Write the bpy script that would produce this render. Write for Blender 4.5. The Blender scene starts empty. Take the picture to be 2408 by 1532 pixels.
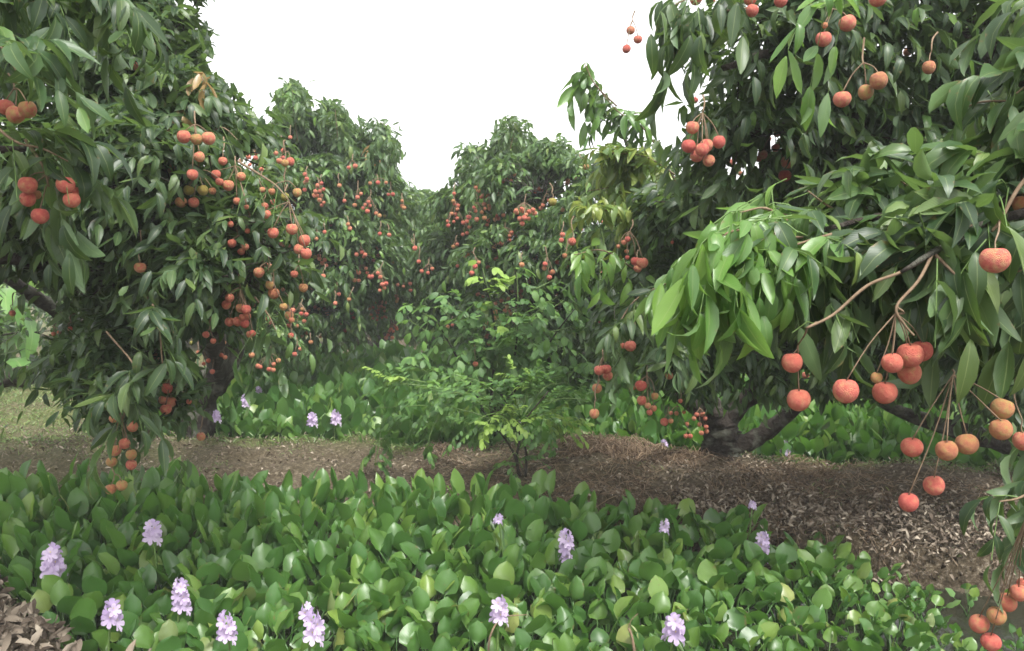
import bpy, math
import numpy as np
from mathutils import Vector, Matrix

S = bpy.context.scene
COL = S.collection

# ------------------------------------------------------------------ camera, sky, sun, exposure
CAM = np.array([0.0, 0.0, 1.5])
F = 1927.0                      # focal length in pixels of a 2408 x 1532 picture
PITCH = math.atan(126 / F)
cd = bpy.data.cameras.new('camera')
cd.sensor_width = 36.0
cd.lens = 36.0 * F / 2408
cd.clip_start = 0.05
cd.clip_end = 2000
cam = bpy.data.objects.new('camera', cd)
COL.objects.link(cam)
cam.location = CAM
cam.rotation_euler = (math.pi / 2 - PITCH, 0, 0)
S.camera = cam

w = bpy.data.worlds.new('World')
S.world = w
w.use_nodes = True
nt = w.node_tree
nt.nodes.clear()
sky = nt.nodes.new('ShaderNodeTexSky')
sky.sky_type = 'NISHITA'
sky.sun_disc = False
sky.sun_elevation = math.radians(62)
sky.sun_rotation = math.radians(150)
sky.air_density = 1.0
sky.dust_density = 3.0
hs = nt.nodes.new('ShaderNodeHueSaturation')        # overcast: an even, nearly colourless sky
hs.inputs['Saturation'].default_value = 0.03
bg = nt.nodes.new('ShaderNodeBackground')
bg.inputs['Strength'].default_value = 0.15
wo = nt.nodes.new('ShaderNodeOutputWorld')
nt.links.new(sky.outputs[0], hs.inputs['Color'])
nt.links.new(hs.outputs[0], bg.inputs[0])
nt.links.new(bg.outputs[0], wo.inputs[0])
sd = bpy.data.lights.new('sun', 'SUN')
sd.energy = 1.5
sd.angle = math.radians(14)
sd.color = (1.0, 0.97, 0.92)
sun = bpy.data.objects.new('sun', sd)
COL.objects.link(sun)
el, az = math.radians(62), math.radians(150)
dv = Vector((math.sin(az) * math.cos(el), math.cos(az) * math.cos(el), math.sin(el)))
sun.rotation_euler = dv.to_track_quat('Z', 'Y').to_euler()
sun.location = (0, 0, 20)
S.view_settings.view_transform = 'Standard'
S.view_settings.look = 'None'
S.view_settings.gamma = 1.0
S.view_settings.use_curve_mapping = False
S.view_settings.exposure = 1.65
S.render.engine = 'CYCLES'
S.cycles.max_bounces = 8
S.cycles.transparent_max_bounces = 6
S.cycles.filter_width = 1.6
S.cycles.volume_bounces = 1
S.cycles.volume_step_rate = 8
HAZE = 0.0037

# ------------------------------------------------------------------ helpers
cp, sp = math.cos(PITCH), math.sin(PITCH)


def ray(px, py):
    """directions of picture points; scaled so that the y component is 1"""
    px = np.asarray(px, float)
    py = np.asarray(py, float)
    a = (px - 1204) / F
    b = -(py - 766) / F
    d = np.stack([a, cp + b * sp, -sp + b * cp], -1)
    return d / d[..., 1:2]


def P(px, py, Y):
    return CAM + ray(px, py) * np.asarray(Y, float)[..., None]


def G(px, py, z=0.0):
    d = ray(px, py)
    return CAM + d * ((z - CAM[2]) / d[..., 2])[..., None]


def proj(p):
    """world points -> picture x, y, depth"""
    q = p - CAM
    fw = q[..., 1] * cp - q[..., 2] * sp
    up = q[..., 1] * sp + q[..., 2] * cp
    fw = np.where(fw < 1e-3, 1e-3, fw)
    return 1204 + F * q[..., 0] / fw, 766 - F * up / fw, fw


def nrm(v):
    return v / np.maximum(np.linalg.norm(v, axis=-1, keepdims=True), 1e-9)


UP = np.array([0, 0, 1.0])


def mesh_from(name, V, T, uv=None, tint=None, mat=None):
    """triangle mesh from arrays; uv and tint are per vertex"""
    me = bpy.data.meshes.new(name)
    V = np.ascontiguousarray(V, np.float32)
    T = np.ascontiguousarray(T, np.int32)
    me.vertices.add(len(V))
    me.vertices.foreach_set('co', V.ravel())
    me.loops.add(T.size)
    me.loops.foreach_set('vertex_index', T.ravel())
    me.polygons.add(len(T))
    me.polygons.foreach_set('loop_start', np.arange(0, T.size, 3, dtype=np.int32))
    if uv is not None:
        u = me.uv_layers.new(name='UVMap')
        u.data.foreach_set('uv', np.ascontiguousarray(uv[T.ravel()], np.float32).ravel())
    if tint is not None:
        a = me.attributes.new('tint', 'FLOAT', 'POINT')
        a.data.foreach_set('value', np.ascontiguousarray(tint, np.float32))
    me.update(calc_edges=True)
    me.shade_smooth()
    if mat:
        me.materials.append(mat)
    return me


class Tris:
    """collects triangles for one mesh"""
    def __init__(s):
        s.v, s.t, s.u, s.c, s.n = [], [], [], [], 0

    def add(s, V, T, uv=None, tint=0.0):
        V = np.asarray(V, float)
        s.v.append(V)
        s.t.append(np.asarray(T, int) + s.n)
        s.u.append(uv if uv is not None else np.full((len(V), 2), 0.25))
        s.c.append(np.full(len(V), tint) if np.isscalar(tint) else tint)
        s.n += len(V)

    def mesh(s, name, mat):
        return mesh_from(name, np.concatenate(s.v), np.concatenate(s.t), np.concatenate(s.u), np.concatenate(s.c), mat)


def tube(tr, pts, rad, sides=6, rough=0.0, rng=None, tint=0.0, sub=4):
    """smooth tapering tube through pts"""
    pts = np.asarray(pts, float)
    rad = np.asarray(rad, float) if not np.isscalar(rad) else np.full(len(pts), float(rad))
    if sub > 1 and len(pts) > 2:
        e = np.vstack([2 * pts[0] - pts[1], pts, 2 * pts[-1] - pts[-2]])
        out, ro = [], []
        for i in range(len(pts) - 1):
            p0, p1, p2, p3 = e[i:i + 4]
            for k in range(sub):
                t = k / sub
                out.append(0.5 * (2 * p1 + (p2 - p0) * t + (2 * p0 - 5 * p1 + 4 * p2 - p3) * t * t + (3 * p1 - p0 - 3 * p2 + p3) * t ** 3))
                ro.append(rad[i] * (1 - t) + rad[i + 1] * t)
        out.append(pts[-1])
        ro.append(rad[-1])
        pts, rad = np.array(out), np.array(ro)
    n = len(pts)
    tan = nrm(np.gradient(pts, axis=0))
    ref = np.array([1.0, 0.13, 0.05]) if abs(tan[:, 2]).mean() > 0.6 else UP
    a = nrm(np.cross(tan, ref))
    b = np.cross(tan, a)
    th = np.linspace(0, 2 * np.pi, sides, endpoint=False)
    R = np.repeat(rad[:, None], sides, 1)
    if rough and rng is not None:
        R = R * (1 + rough * (rng.random((n, sides)) - 0.5) + rough * 0.8 * np.sin(th * 3 + rng.random() * 6)[None] * rng.random((n, 1)))
    V = pts[:, None] + (a[:, None] * np.cos(th)[None, :, None] + b[:, None] * np.sin(th)[None, :, None]) * R[..., None]
    i, j = np.meshgrid(np.arange(n - 1), np.arange(sides), indexing='ij')
    p = (i * sides + j).ravel()
    q = (i * sides + (j + 1) % sides).ravel()
    T = np.vstack([np.stack([p, p + sides, q], 1), np.stack([q, p + sides, q + sides], 1)])
    V = V.reshape(-1, 3)
    c = len(V)
    V = np.vstack([V, pts[-1][None]])
    j = np.arange(sides)
    T = np.vstack([T, np.stack([(n - 1) * sides + j, np.full(sides, c), (n - 1) * sides + (j + 1) % sides], 1)])
    tr.add(V, T, tint=tint)


def put(name, me, parent=None, mat4=None):
    o = bpy.data.objects.new(name, me)
    COL.objects.link(o)
    if parent is not None:
        o.parent = parent
    if mat4 is not None:
        o.matrix_local = mat4
    return o


def tag(o, label=None, cat=None, group=None, kind=None):
    if label: o['label'] = label
    if cat: o['category'] = cat
    if group: o['group'] = group
    if kind: o['kind'] = kind
    return o


def root(name, loc, label, cat, group=None):
    o = bpy.data.objects.new(name, None)
    o.empty_display_size = 0.1
    COL.objects.link(o)
    o.location = Vector([float(x) for x in loc])
    return tag(o, label, cat, group)


def child(name, tr, mat, r, kind=None):
    """Tris in world coordinates -> a part of r"""
    me = tr.mesh(name, mat)
    me.transform(Matrix.Translation(-Vector(r.location)))
    o = put(name, me, r)
    if kind: o['kind'] = kind
    return o


# ------------------------------------------------------------------ materials
def newmat(name):
    m = bpy.data.materials.new(name)
    m.use_nodes = True
    n = m.node_tree
    n.nodes.clear()
    return m, n, n.nodes.new('ShaderNodeOutputMaterial')


def nd(n, t, **kw):
    x = n.nodes.new(t)
    for k, v in kw.items():
        setattr(x, k, v)
    return x


def math_n(n, op, a, b=None):
    x = nd(n, 'ShaderNodeMath', operation=op)
    for i, v in enumerate((a, b)):
        if v is None: continue
        if isinstance(v, (int, float)): x.inputs[i].default_value = v
        else: n.links.new(v, x.inputs[i])
    return x.outputs[0]


def mixc(n, f, a, b):
    x = nd(n, 'ShaderNodeMix', data_type='RGBA')
    if isinstance(f, (int, float)): x.inputs[0].default_value = f
    else: n.links.new(f, x.inputs[0])
    for i, v in ((6, a), (7, b)):
        if isinstance(v, tuple): x.inputs[i].default_value = (*v, 1)
        else: n.links.new(v, x.inputs[i])
    return x.outputs[2]


def ramp(n, f, stops):
    r = nd(n, 'ShaderNodeValToRGB')
    e = r.color_ramp.elements
    while len(e) < len(stops): e.new(0.5)
    for i, (p, c) in enumerate(stops):
        e[i].position = p
        e[i].color = (*c, 1)
    n.links.new(f, r.inputs[0])
    return r.outputs[0]


def tint_value(n):
    oi = nd(n, 'ShaderNodeObjectInfo')
    at = nd(n, 'ShaderNodeAttribute', attribute_name='tint')
    return math_n(n, 'FRACT', math_n(n, 'ADD', oi.outputs['Random'], at.outputs['Fac']))


def leaf_material(name, stops, rib=(0.30, 0.36, 0.14), ribamt=0.38, rough=0.34, trans=0.28, under=(0.12, 0.19, 0.09), transcol=(0.20, 0.34, 0.05), blotch=0.25, spec=0.5, spots=0.7):
    m, n, out = newmat(name)
    c = ramp(n, tint_value(n), stops)
    uv = nd(n, 'ShaderNodeUVMap')
    sx = nd(n, 'ShaderNodeSeparateXYZ')
    n.links.new(uv.outputs[0], sx.inputs[0])
    d = math_n(n, 'ABSOLUTE', math_n(n, 'SUBTRACT', sx.outputs[0], 0.5))
    ribm = math_n(n, 'MULTIPLY', math_n(n, 'LESS_THAN', d, 0.024), ribamt)
    tc = nd(n, 'ShaderNodeTexCoord')
    nz = nd(n, 'ShaderNodeTexNoise')
    nz.inputs['Scale'].default_value = 22
    nz.inputs['Detail'].default_value = 3
    geo = nd(n, 'ShaderNodeNewGeometry')
    n.links.new(geo.outputs['Position'], nz.inputs['Vector'])
    dark = mixc(n, 1.0, c, c)
    hv = nd(n, 'ShaderNodeHueSaturation')
    n.links.new(c, hv.inputs['Color'])
    n.links.new(math_n(n, 'ADD', 1 - blotch, math_n(n, 'MULTIPLY', nz.outputs['Fac'], 2 * blotch)), hv.inputs['Value'])
    c = mixc(n, ribm, hv.outputs[0], rib)
    c = mixc(n, math_n(n, 'MULTIPLY', geo.outputs['Backfacing'], 0.6), c, under)
    if spots:
        n2 = nd(n, 'ShaderNodeTexNoise')
        n2.inputs['Scale'].default_value = 60
        n2.inputs['Detail'].default_value = 2
        n.links.new(geo.outputs['Position'], n2.inputs['Vector'])
        n3 = nd(n, 'ShaderNodeTexNoise')
        n3.inputs['Scale'].default_value = 5
        n.links.new(geo.outputs['Position'], n3.inputs['Vector'])
        edge = math_n(n, 'MULTIPLY', math_n(n, 'POWER', math_n(n, 'MULTIPLY', d, 2.0), 6.0), 0.16)
        sm = math_n(n, 'ADD', math_n(n, 'ADD', n2.outputs['Fac'], edge), math_n(n, 'MULTIPLY', n3.outputs['Fac'], 0.35))
        mk = math_n(n, 'MULTIPLY', math_n(n, 'SUBTRACT', sm, 0.90), 14.0)
        mk.node.use_clamp = True
        c = mixc(n, math_n(n, 'MULTIPLY', mk, spots), c, (0.16, 0.11, 0.045))
    # side veins: a shallow relief
    wv = math_n(n, 'SINE', math_n(n, 'MULTIPLY', math_n(n, 'ADD', sx.outputs[1], math_n(n, 'MULTIPLY', d, -0.7)), 75.0))
    bp = nd(n, 'ShaderNodeBump')
    bp.inputs['Strength'].default_value = 0.06
    bp.inputs['Distance'].default_value = 0.002
    n.links.new(math_n(n, 'ADD', wv, math_n(n, 'MULTIPLY', nz.outputs['Fac'], 4.0)), bp.inputs['Height'])
    b = nd(n, 'ShaderNodeBsdfPrincipled')
    n.links.new(c, b.inputs['Base Color'])
    n.links.new(math_n(n, 'ADD', rough - 0.1, math_n(n, 'MULTIPLY', nz.outputs['Fac'], 0.2)), b.inputs['Roughness'])
    b.inputs['Specular IOR Level'].default_value = spec
    n.links.new(bp.outputs[0], b.inputs['Normal'])
    tr = nd(n, 'ShaderNodeBsdfTranslucent')
    tcol = mixc(n, 0.6, c, transcol)
    n.links.new(tcol, tr.inputs[0])
    mx = nd(n, 'ShaderNodeMixShader')
    mx.inputs[0].default_value = trans
    n.links.new(b.outputs[0], mx.inputs[1])
    n.links.new(tr.outputs[0], mx.inputs[2])
    n.links.new(mx.outputs[0], out.inputs[0])
    return m


def rough_material(name, stops, scale=12, rough=0.9, bump=0.6, bdist=0.01, detail=8, tinted=False, spec=0.3, lichen=False):
    m, n, out = newmat(name)
    geo = nd(n, 'ShaderNodeTexCoord')
    nz = nd(n, 'ShaderNodeTexNoise')
    nz.inputs['Scale'].default_value = scale
    nz.inputs['Detail'].default_value = detail
    nz.inputs['Roughness'].default_value = 0.65
    n.links.new(geo.outputs['Object'], nz.inputs['Vector'])
    f = nz.outputs['Fac']
    if tinted:
        f = math_n(n, 'ADD', math_n(n, 'MULTIPLY', tint_value(n), 0.75), math_n(n, 'MULTIPLY', f, 0.25))
    c = ramp(n, f, stops)
    if lichen:
        n2 = nd(n, 'ShaderNodeTexNoise')
        n2.inputs['Scale'].default_value = 9
        n2.inputs['Detail'].default_value = 5
        n.links.new(geo.outputs['Object'], n2.inputs['Vector'])
        mk = ramp(n, n2.outputs['Fac'], [(0.52, (0, 0, 0)), (0.62, (0.8, 0.8, 0.8))])
        c = mixc(n, mk, c, (0.12, 0.125, 0.095))
    b = nd(n, 'ShaderNodeBsdfPrincipled')
    b.inputs['Roughness'].default_value = rough
    b.inputs['Specular IOR Level'].default_value = spec
    n.links.new(c, b.inputs['Base Color'])
    bp = nd(n, 'ShaderNodeBump')
    bp.inputs['Strength'].default_value = bump
    bp.inputs['Distance'].default_value = bdist
    n.links.new(nz.outputs['Fac'], bp.inputs['Height'])
    n.links.new(bp.outputs[0], b.inputs['Normal'])
    n.links.new(b.outputs[0], out.inputs[0])
    return m


def fruit_material(name, skin, patch, patchamt):
    m, n, out = newmat(name)
    tc = nd(n, 'ShaderNodeTexCoord')
    oi = nd(n, 'ShaderNodeObjectInfo')
    ad = nd(n, 'ShaderNodeVectorMath', operation='ADD')
    n.links.new(tc.outputs['Object'], ad.inputs[0])
    n.links.new(oi.outputs['Random'], ad.inputs[1])
    vo = nd(n, 'ShaderNodeTexVoronoi')
    vo.inputs['Scale'].default_value = 17
    n.links.new(ad.outputs[0], vo.inputs['Vector'])
    nz = nd(n, 'ShaderNodeTexNoise')
    nz.inputs['Scale'].default_value = 2.2
    nz.inputs['Detail'].default_value = 3
    ml = nd(n, 'ShaderNodeVectorMath', operation='ADD')
    n.links.new(tc.outputs['Object'], ml.inputs[0])
    sc = nd(n, 'ShaderNodeVectorMath', operation='SCALE')
    n.links.new(oi.outputs['Location'], sc.inputs[0])
    sc.inputs['Scale'].default_value = 7.0
    n.links.new(sc.outputs[0], ml.inputs[1])
    n.links.new(ml.outputs[0], nz.inputs['Vector'])
    f = math_n(n, 'ADD', nz.outputs['Fac'], math_n(n, 'MULTIPLY', math_n(n, 'SUBTRACT', oi.outputs['Random'], 0.5), 0.28))
    f = math_n(n, 'ADD', f, patchamt)
    c = ramp(n, f, [(0.30, skin[0]), (0.50, skin[1]), (0.68, patch)])
    cr = ramp(n, vo.outputs['Distance'], [(0.0, (1, 1, 1)), (0.55, (0.80, 0.70, 0.66))])
    mu = nd(n, 'ShaderNodeMix', data_type='RGBA', blend_type='MULTIPLY')
    mu.inputs[0].default_value = 0.8
    n.links.new(c, mu.inputs[6])
    n.links.new(cr, mu.inputs[7])
    bp = nd(n, 'ShaderNodeBump', invert=True)
    bp.inputs['Strength'].default_value = 0.65
    bp.inputs['Distance'].default_value = 0.055
    n.links.new(vo.outputs['Distance'], bp.inputs['Height'])
    b = nd(n, 'ShaderNodeBsdfPrincipled')
    b.inputs['Roughness'].default_value = 0.55
    b.inputs['Specular IOR Level'].default_value = 0.4
    b.inputs['Subsurface Weight'].default_value = 0.0
    n.links.new(mu.outputs[2], b.inputs['Base Color'])
    n.links.new(bp.outputs[0], b.inputs['Normal'])
    n.links.new(b.outputs[0], out.inputs[0])
    return m


M = {}
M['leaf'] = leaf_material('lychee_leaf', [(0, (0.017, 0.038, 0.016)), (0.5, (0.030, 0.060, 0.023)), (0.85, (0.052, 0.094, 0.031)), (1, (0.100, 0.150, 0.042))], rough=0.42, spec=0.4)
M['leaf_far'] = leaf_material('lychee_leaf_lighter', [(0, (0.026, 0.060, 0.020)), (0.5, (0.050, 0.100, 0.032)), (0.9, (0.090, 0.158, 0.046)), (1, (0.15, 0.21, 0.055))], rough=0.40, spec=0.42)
M['young'] = leaf_material('lychee_leaf_young', [(0, (0.070, 0.155, 0.038)), (0.6, (0.115, 0.23, 0.048)), (1, (0.17, 0.30, 0.055))], trans=0.4, transcol=(0.26, 0.46, 0.07))
M['yellow'] = leaf_material('lychee_leaf_yellow', [(0, (0.085, 0.16, 0.045)), (0.6, (0.16, 0.24, 0.060)), (1, (0.30, 0.35, 0.09))], trans=0.4, transcol=(0.42, 0.48, 0.07))
M['bronze'] = leaf_material('lychee_leaf_bronze', [(0, (0.22, 0.15, 0.07)), (1, (0.36, 0.24, 0.10))], trans=0.4, transcol=(0.5, 0.3, 0.1), under=(0.3, 0.22, 0.12))
M['shrub'] = leaf_material('shrub_leaf', [(0, (0.050, 0.12, 0.035)), (0.6, (0.085, 0.185, 0.050)), (1, (0.15, 0.29, 0.06))], trans=0.42, transcol=(0.22, 0.42, 0.06), rough=0.55)
M['lime'] = leaf_material('shrub_leaf_lime', [(0, (0.20, 0.34, 0.06)), (1, (0.30, 0.44, 0.09))], trans=0.45, transcol=(0.4, 0.6, 0.1), rough=0.55)
M['hyacinth'] = leaf_material('hyacinth_leaf', [(0, (0.040, 0.108, 0.024)), (0.5, (0.075, 0.168, 0.034)), (0.88, (0.125, 0.222, 0.040)), (1, (0.18, 0.27, 0.05))], rib=(0.12, 0.22, 0.06), ribamt=0.10, rough=0.37, trans=0.32, under=(0.065, 0.16, 0.04), transcol=(0.16, 0.38, 0.03), blotch=0.22, spec=0.6)
M['hyac_yellow'] = leaf_material('hyacinth_leaf_yellowing', [(0, (0.12, 0.21, 0.05)), (1, (0.24, 0.27, 0.08))], ribamt=0.1, trans=0.3, transcol=(0.4, 0.45, 0.08), blotch=0.35)
M['banana'] = leaf_material('banana_leaf', [(0, (0.07, 0.16, 0.045)), (1, (0.13, 0.25, 0.06))], trans=0.35, transcol=(0.35, 0.6, 0.1))
M['grass'] = leaf_material('grass_blade', [(0, (0.07, 0.13, 0.03)), (0.6, (0.12, 0.19, 0.045)), (1, (0.22, 0.24, 0.08))], trans=0.3, ribamt=0.0)
M['dry'] = rough_material('dry_leaf', [(0.1, (0.040, 0.028, 0.018)), (0.4, (0.120, 0.092, 0.068)), (0.72, (0.245, 0.200, 0.150)), (1, (0.48, 0.42, 0.33))], scale=30, bump=0.3, bdist=0.002, tinted=True)
M['straw'] = rough_material('dry_root_fibre', [(0.1, (0.07, 0.045, 0.03)), (0.6, (0.20, 0.14, 0.09)), (1, (0.36, 0.27, 0.18))], scale=30, bump=0.3, bdist=0.002, tinted=True)
M['bark'] = rough_material('lychee_bark', [(0.25, (0.014, 0.011, 0.009)), (0.5, (0.036, 0.028, 0.022)), (0.75, (0.075, 0.062, 0.048))], scale=26, bump=1.0, bdist=0.03, lichen=True)
M['twig'] = rough_material('twig_bark', [(0.3, (0.11, 0.075, 0.045)), (0.7, (0.24, 0.17, 0.11))], scale=60, bump=0.4, bdist=0.002)
M['stalk'] = rough_material('green_stalk', [(0.3, (0.07, 0.13, 0.035)), (0.7, (0.14, 0.22, 0.06))], scale=30, bump=0.1, bdist=0.002, rough=0.5)
M['fruit_red'] = fruit_material('lychee_skin_red', ((0.72, 0.150, 0.125), (0.80, 0.245, 0.175)), (0.80, 0.42, 0.22), -0.04)
M['fruit_orange'] = fruit_material('lychee_skin_orange', ((0.76, 0.20, 0.145), (0.80, 0.30, 0.19)), (0.72, 0.47, 0.20), -0.05)
M['fruit_dull'] = fruit_material('lychee_skin_dull', ((0.56, 0.21, 0.12), (0.66, 0.32, 0.15)), (0.56, 0.42, 0.15), 0.0)
M['fruit_yellow'] = fruit_material('lychee_skin_yellow', ((0.52, 0.40, 0.11), (0.46, 0.42, 0.10)), (0.33, 0.36, 0.08), 0.0)
M['petal'] = leaf_material('hyacinth_petal', [(0, (0.54, 0.43, 0.62)), (1, (0.72, 0.61, 0.76))], rib=(0.36, 0.22, 0.52), ribamt=0.5, rough=0.6, trans=0.35, under=(0.60, 0.45, 0.74), transcol=(0.75, 0.60, 0.85), blotch=0.1, spec=0.2, spots=0)
M['eye'] = rough_material('petal_eye', [(0.3, (0.75, 0.60, 0.08)), (0.7, (0.85, 0.72, 0.12))], bump=0.0, rough=0.6)


def ground_material():
    m, n, out = newmat('orchard_soil')
    geo = nd(n, 'ShaderNodeTexCoord')
    a = nd(n, 'ShaderNodeTexNoise'); a.inputs['Scale'].default_value = 1.1; a.inputs['Detail'].default_value = 6
    b_ = nd(n, 'ShaderNodeTexNoise'); b_.inputs['Scale'].default_value = 38; b_.inputs['Detail'].default_value = 9; b_.inputs['Roughness'].default_value = 0.75
    for x in (a, b_): n.links.new(geo.outputs['Object'], x.inputs['Vector'])
    soil = ramp(n, b_.outputs['Fac'], [(0.30, (0.024, 0.017, 0.011)), (0.5, (0.082, 0.058, 0.038)), (0.58, (0.155, 0.122, 0.088)), (0.68, (0.38, 0.32, 0.24))])
    grn = ramp(n, b_.outputs['Fac'], [(0.3, (0.05, 0.06, 0.022)), (0.7, (0.15, 0.16, 0.06))])
    at = nd(n, 'ShaderNodeAttribute', attribute_name='tint')
    f = math_n(n, 'MULTIPLY', at.outputs['Fac'], ramp(n, a.outputs['Fac'], [(0.40, (0.35, 0.35, 0.35)), (0.6, (1, 1, 1))]))
    c = mixc(n, f, soil, grn)
    b = nd(n, 'ShaderNodeBsdfPrincipled')
    b.inputs['Roughness'].default_value = 0.92
    b.inputs['Specular IOR Level'].default_value = 0.2
    n.links.new(c, b.inputs['Base Color'])
    bp = nd(n, 'ShaderNodeBump'); bp.inputs['Strength'].default_value = 0.9; bp.inputs['Distance'].default_value = 0.03
    n.links.new(b_.outputs['Fac'], bp.inputs['Height'])
    n.links.new(bp.outputs[0], b.inputs['Normal'])
    n.links.new(b.outputs[0], out.inputs[0])
    return m


def water_material():
    m, n, out = newmat('murky_water')
    geo = nd(n, 'ShaderNodeTexCoord')
    a = nd(n, 'ShaderNodeTexNoise'); a.inputs['Scale'].default_value = 14; a.inputs['Detail'].default_value = 4
    n.links.new(geo.outputs['Object'], a.inputs['Vector'])
    b = nd(n, 'ShaderNodeBsdfPrincipled')
    b.inputs['Base Color'].default_value = (0.018, 0.020, 0.012, 1)
    b.inputs['Roughness'].default_value = 0.12
    bp = nd(n, 'ShaderNodeBump'); bp.inputs['Strength'].default_value = 0.35; bp.inputs['Distance'].default_value = 0.02
    n.links.new(a.outputs['Fac'], bp.inputs['Height'])
    n.links.new(bp.outputs[0], b.inputs['Normal'])
    n.links.new(b.outputs[0], out.inputs[0])
    return m


# ------------------------------------------------------------------ terrain: ridges of soil between water channels
def yn(x): return np.interp(x, [-8, -2.9, -2.3, -1.95, -1.62, -1.45, -0.5, 0.3, 1.2, 2, 6], [4.2, 3.9, 3.48, 3.14, 2.84, 2.66, 2.48, 2.46, 2.4, 2.1, 2.0])
def yf(x): return np.interp(x, [-8, -3, 0, 0.8, 1.3, 1.7, 2.2, 3, 6], [4.75, 4.62, 4.42, 4.3, 4.1, 3.98, 3.78, 3.62, 3.4])
def yb(x): return np.interp(x, [-8, -3, -2, -0.9, 0.6, 2.2, 3.2, 8], [6.6, 6.5, 6.35, 6.1, 6.05, 5.5, 5.25, 5.0])
def yc(x): return np.interp(x, [-8, -3, 0, 3, 8], [10.6, 10.4, 10.2, 10.0, 9.8])


def fnoise(x, y, seed=0):
    """cheap smooth sum of sines"""
    r = np.random.default_rng(seed)
    s = 0
    for k in range(14):
        f = 1.3 * 1.45 ** (k % 9)
        a = r.random() * 6.28
        s = s + np.sin((x * np.cos(a) + y * np.sin(a)) * f * 1.7 + r.random() * 6.28) / f ** 0.8
    return s * 0.5


def sstep(t): t = np.clip(t, 0, 1); return t * t * (3 - 2 * t)


def ground_z(x, y):
    e = 0.28
    ch1 = sstep((y - yn(x) + 0.05) / e) * sstep((yf(x) - y + 0.05) / e)
    left = sstep((x + 3.35 + 0.05 * (y - 6.5)) / 0.4)
    ch2 = sstep((y - yb(x) + 0.05) / e) * sstep((yc(x) - y + 0.05) / e) * left
    ch = np.clip(ch1 + ch2, 0, 1)
    near = np.exp(-((y - 3.5) / 12) ** 2)
    top = 0.20 + 0.04 * fnoise(x, y, 3) * near + 0.028 * fnoise(x * 4, y * 4, 5) * near
    crest = 0.05 * np.exp(-((y - 0.5 * (yf(x) + yb(x))) / 0.6) ** 2)
    return top + crest - 0.55 * ch


gr = np.random.default_rng(11)
s = np.linspace(-1, 1, 470)
gx = 9 * s + 60 * s ** 9
t = np.linspace(0, 1, 470)
gy = -4 + 20 * t + 50 * t ** 9
GX, GY = np.meshgrid(gx, gy, indexing='ij')
GZ = ground_z(GX, GY) + gr.normal(0, 0.004, GX.shape)
n1, n2 = GX.shape
i, j = np.meshgrid(np.arange(n1 - 1), np.arange(n2 - 1), indexing='ij')
a = (i * n2 + j).ravel()
T = np.vstack([np.stack([a, a + n2, a + 1], 1), np.stack([a + 1, a + n2, a + n2 + 1], 1)])
gt = np.exp(-((GY - yb(GX) + 0.1) / 0.16) ** 2) * 0.8 + 0.9 * sstep((-GX - 3.0) / 0.8) * sstep((GY - 6.0) / 0.8) \
    + 0.5 * sstep((-GX - 1.9) / 0.8) * sstep((6.2 - GY) / 0.5) * sstep((GY - 4) / 0.5) + 0.15
gm = mesh_from('ground', np.stack([GX, GY, GZ], -1).reshape(-1, 3), T, tint=np.clip(gt, 0, 1).ravel(), mat=ground_material())
tag(put('ground', gm), kind='structure')
wm = mesh_from('pond_water', np.array([[-50, 1.0, 0], [50, 1.0, 0], [50, 16, 0], [-50, 16, 0]], float), np.array([[0, 1, 2], [0, 2, 3]]), mat=water_material())
tag(put('pond_water', wm), kind='structure')

# even haze volume round the whole place, added to lift darks like lens glare
hm, n, out = newmat('glare_haze')
pv = nd(n, 'ShaderNodeVolumePrincipled')
pv.inputs['Color'].default_value = (0.93, 0.95, 0.97, 1)
pv.inputs['Density'].default_value = HAZE
n.links.new(pv.outputs[0], out.inputs['Volume'])
hb = np.array([(x, y, z) for x in (-72, 72) for y in (-8, 70) for z in (-1.4, 5.6)], float)
hq = [(0, 1, 3, 2), (4, 6, 7, 5), (0, 4, 5, 1), (2, 3, 7, 6), (0, 2, 6, 4), (1, 5, 7, 3)]
if HAZE > 0:
    hme = mesh_from('haze', hb, np.array([t_ for q in hq for t_ in ((q[0], q[1], q[2]), (q[0], q[2], q[3]))]), mat=hm)
    tag(put('haze', hme), kind='stuff')

# ------------------------------------------------------------------ leaf templates (x across, y along, z normal; unit length)
def blade(stations, halfw, zc, fold=0.05, wave=0.0, side_t=(-1, 0, 1), seed=0, twist=0.0, curl=0.0):
    r = np.random.default_rng(seed)
    V, uv = [], []
    m = len(side_t)
    for k, (t, hw) in enumerate(zip(stations, halfw)):
        for sx in side_t:
            x = sx * hw
            z = np.interp(t, stations, zc) + fold * abs(sx) ** 1.5 * (hw / max(halfw)) + wave * (r.random() - 0.5) * abs(sx)
            x, z = x * math.cos(twist * t) - 0 * z, z + x * math.sin(twist * t)
            V.append((x, t + curl * 0, z))
            uv.append((0.5 + 0.5 * sx, t))
    T = []
    for k in range(len(stations) - 1):
        for q in range(m - 1):
            p = k * m + q
            if halfw[k] > 0.004: T.append((p, p + 1, p + m))
            if halfw[k + 1] > 0.004: T.append((p + 1, p + m + 1, p + m))
            elif halfw[k] > 0.004 and q == 0: pass
    # tapered ends: collapse handled by zero width rows
    V = np.array(V); uv = np.array(uv)
    T = np.array(T)
    return V, T, uv


def bend(V, amt):
    """curve a blade downwards along its length"""
    y = V[:, 1].copy()
    V = V.copy()
    th = amt * y
    yy = np.sin(th) / amt if abs(amt) > 1e-3 else y
    zz = -(1 - np.cos(th)) / amt if abs(amt) > 1e-3 else 0 * y
    V[:, 1] = yy - V[:, 2] * 0
    V[:, 2] = V[:, 2] + zz
    return V


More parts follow.
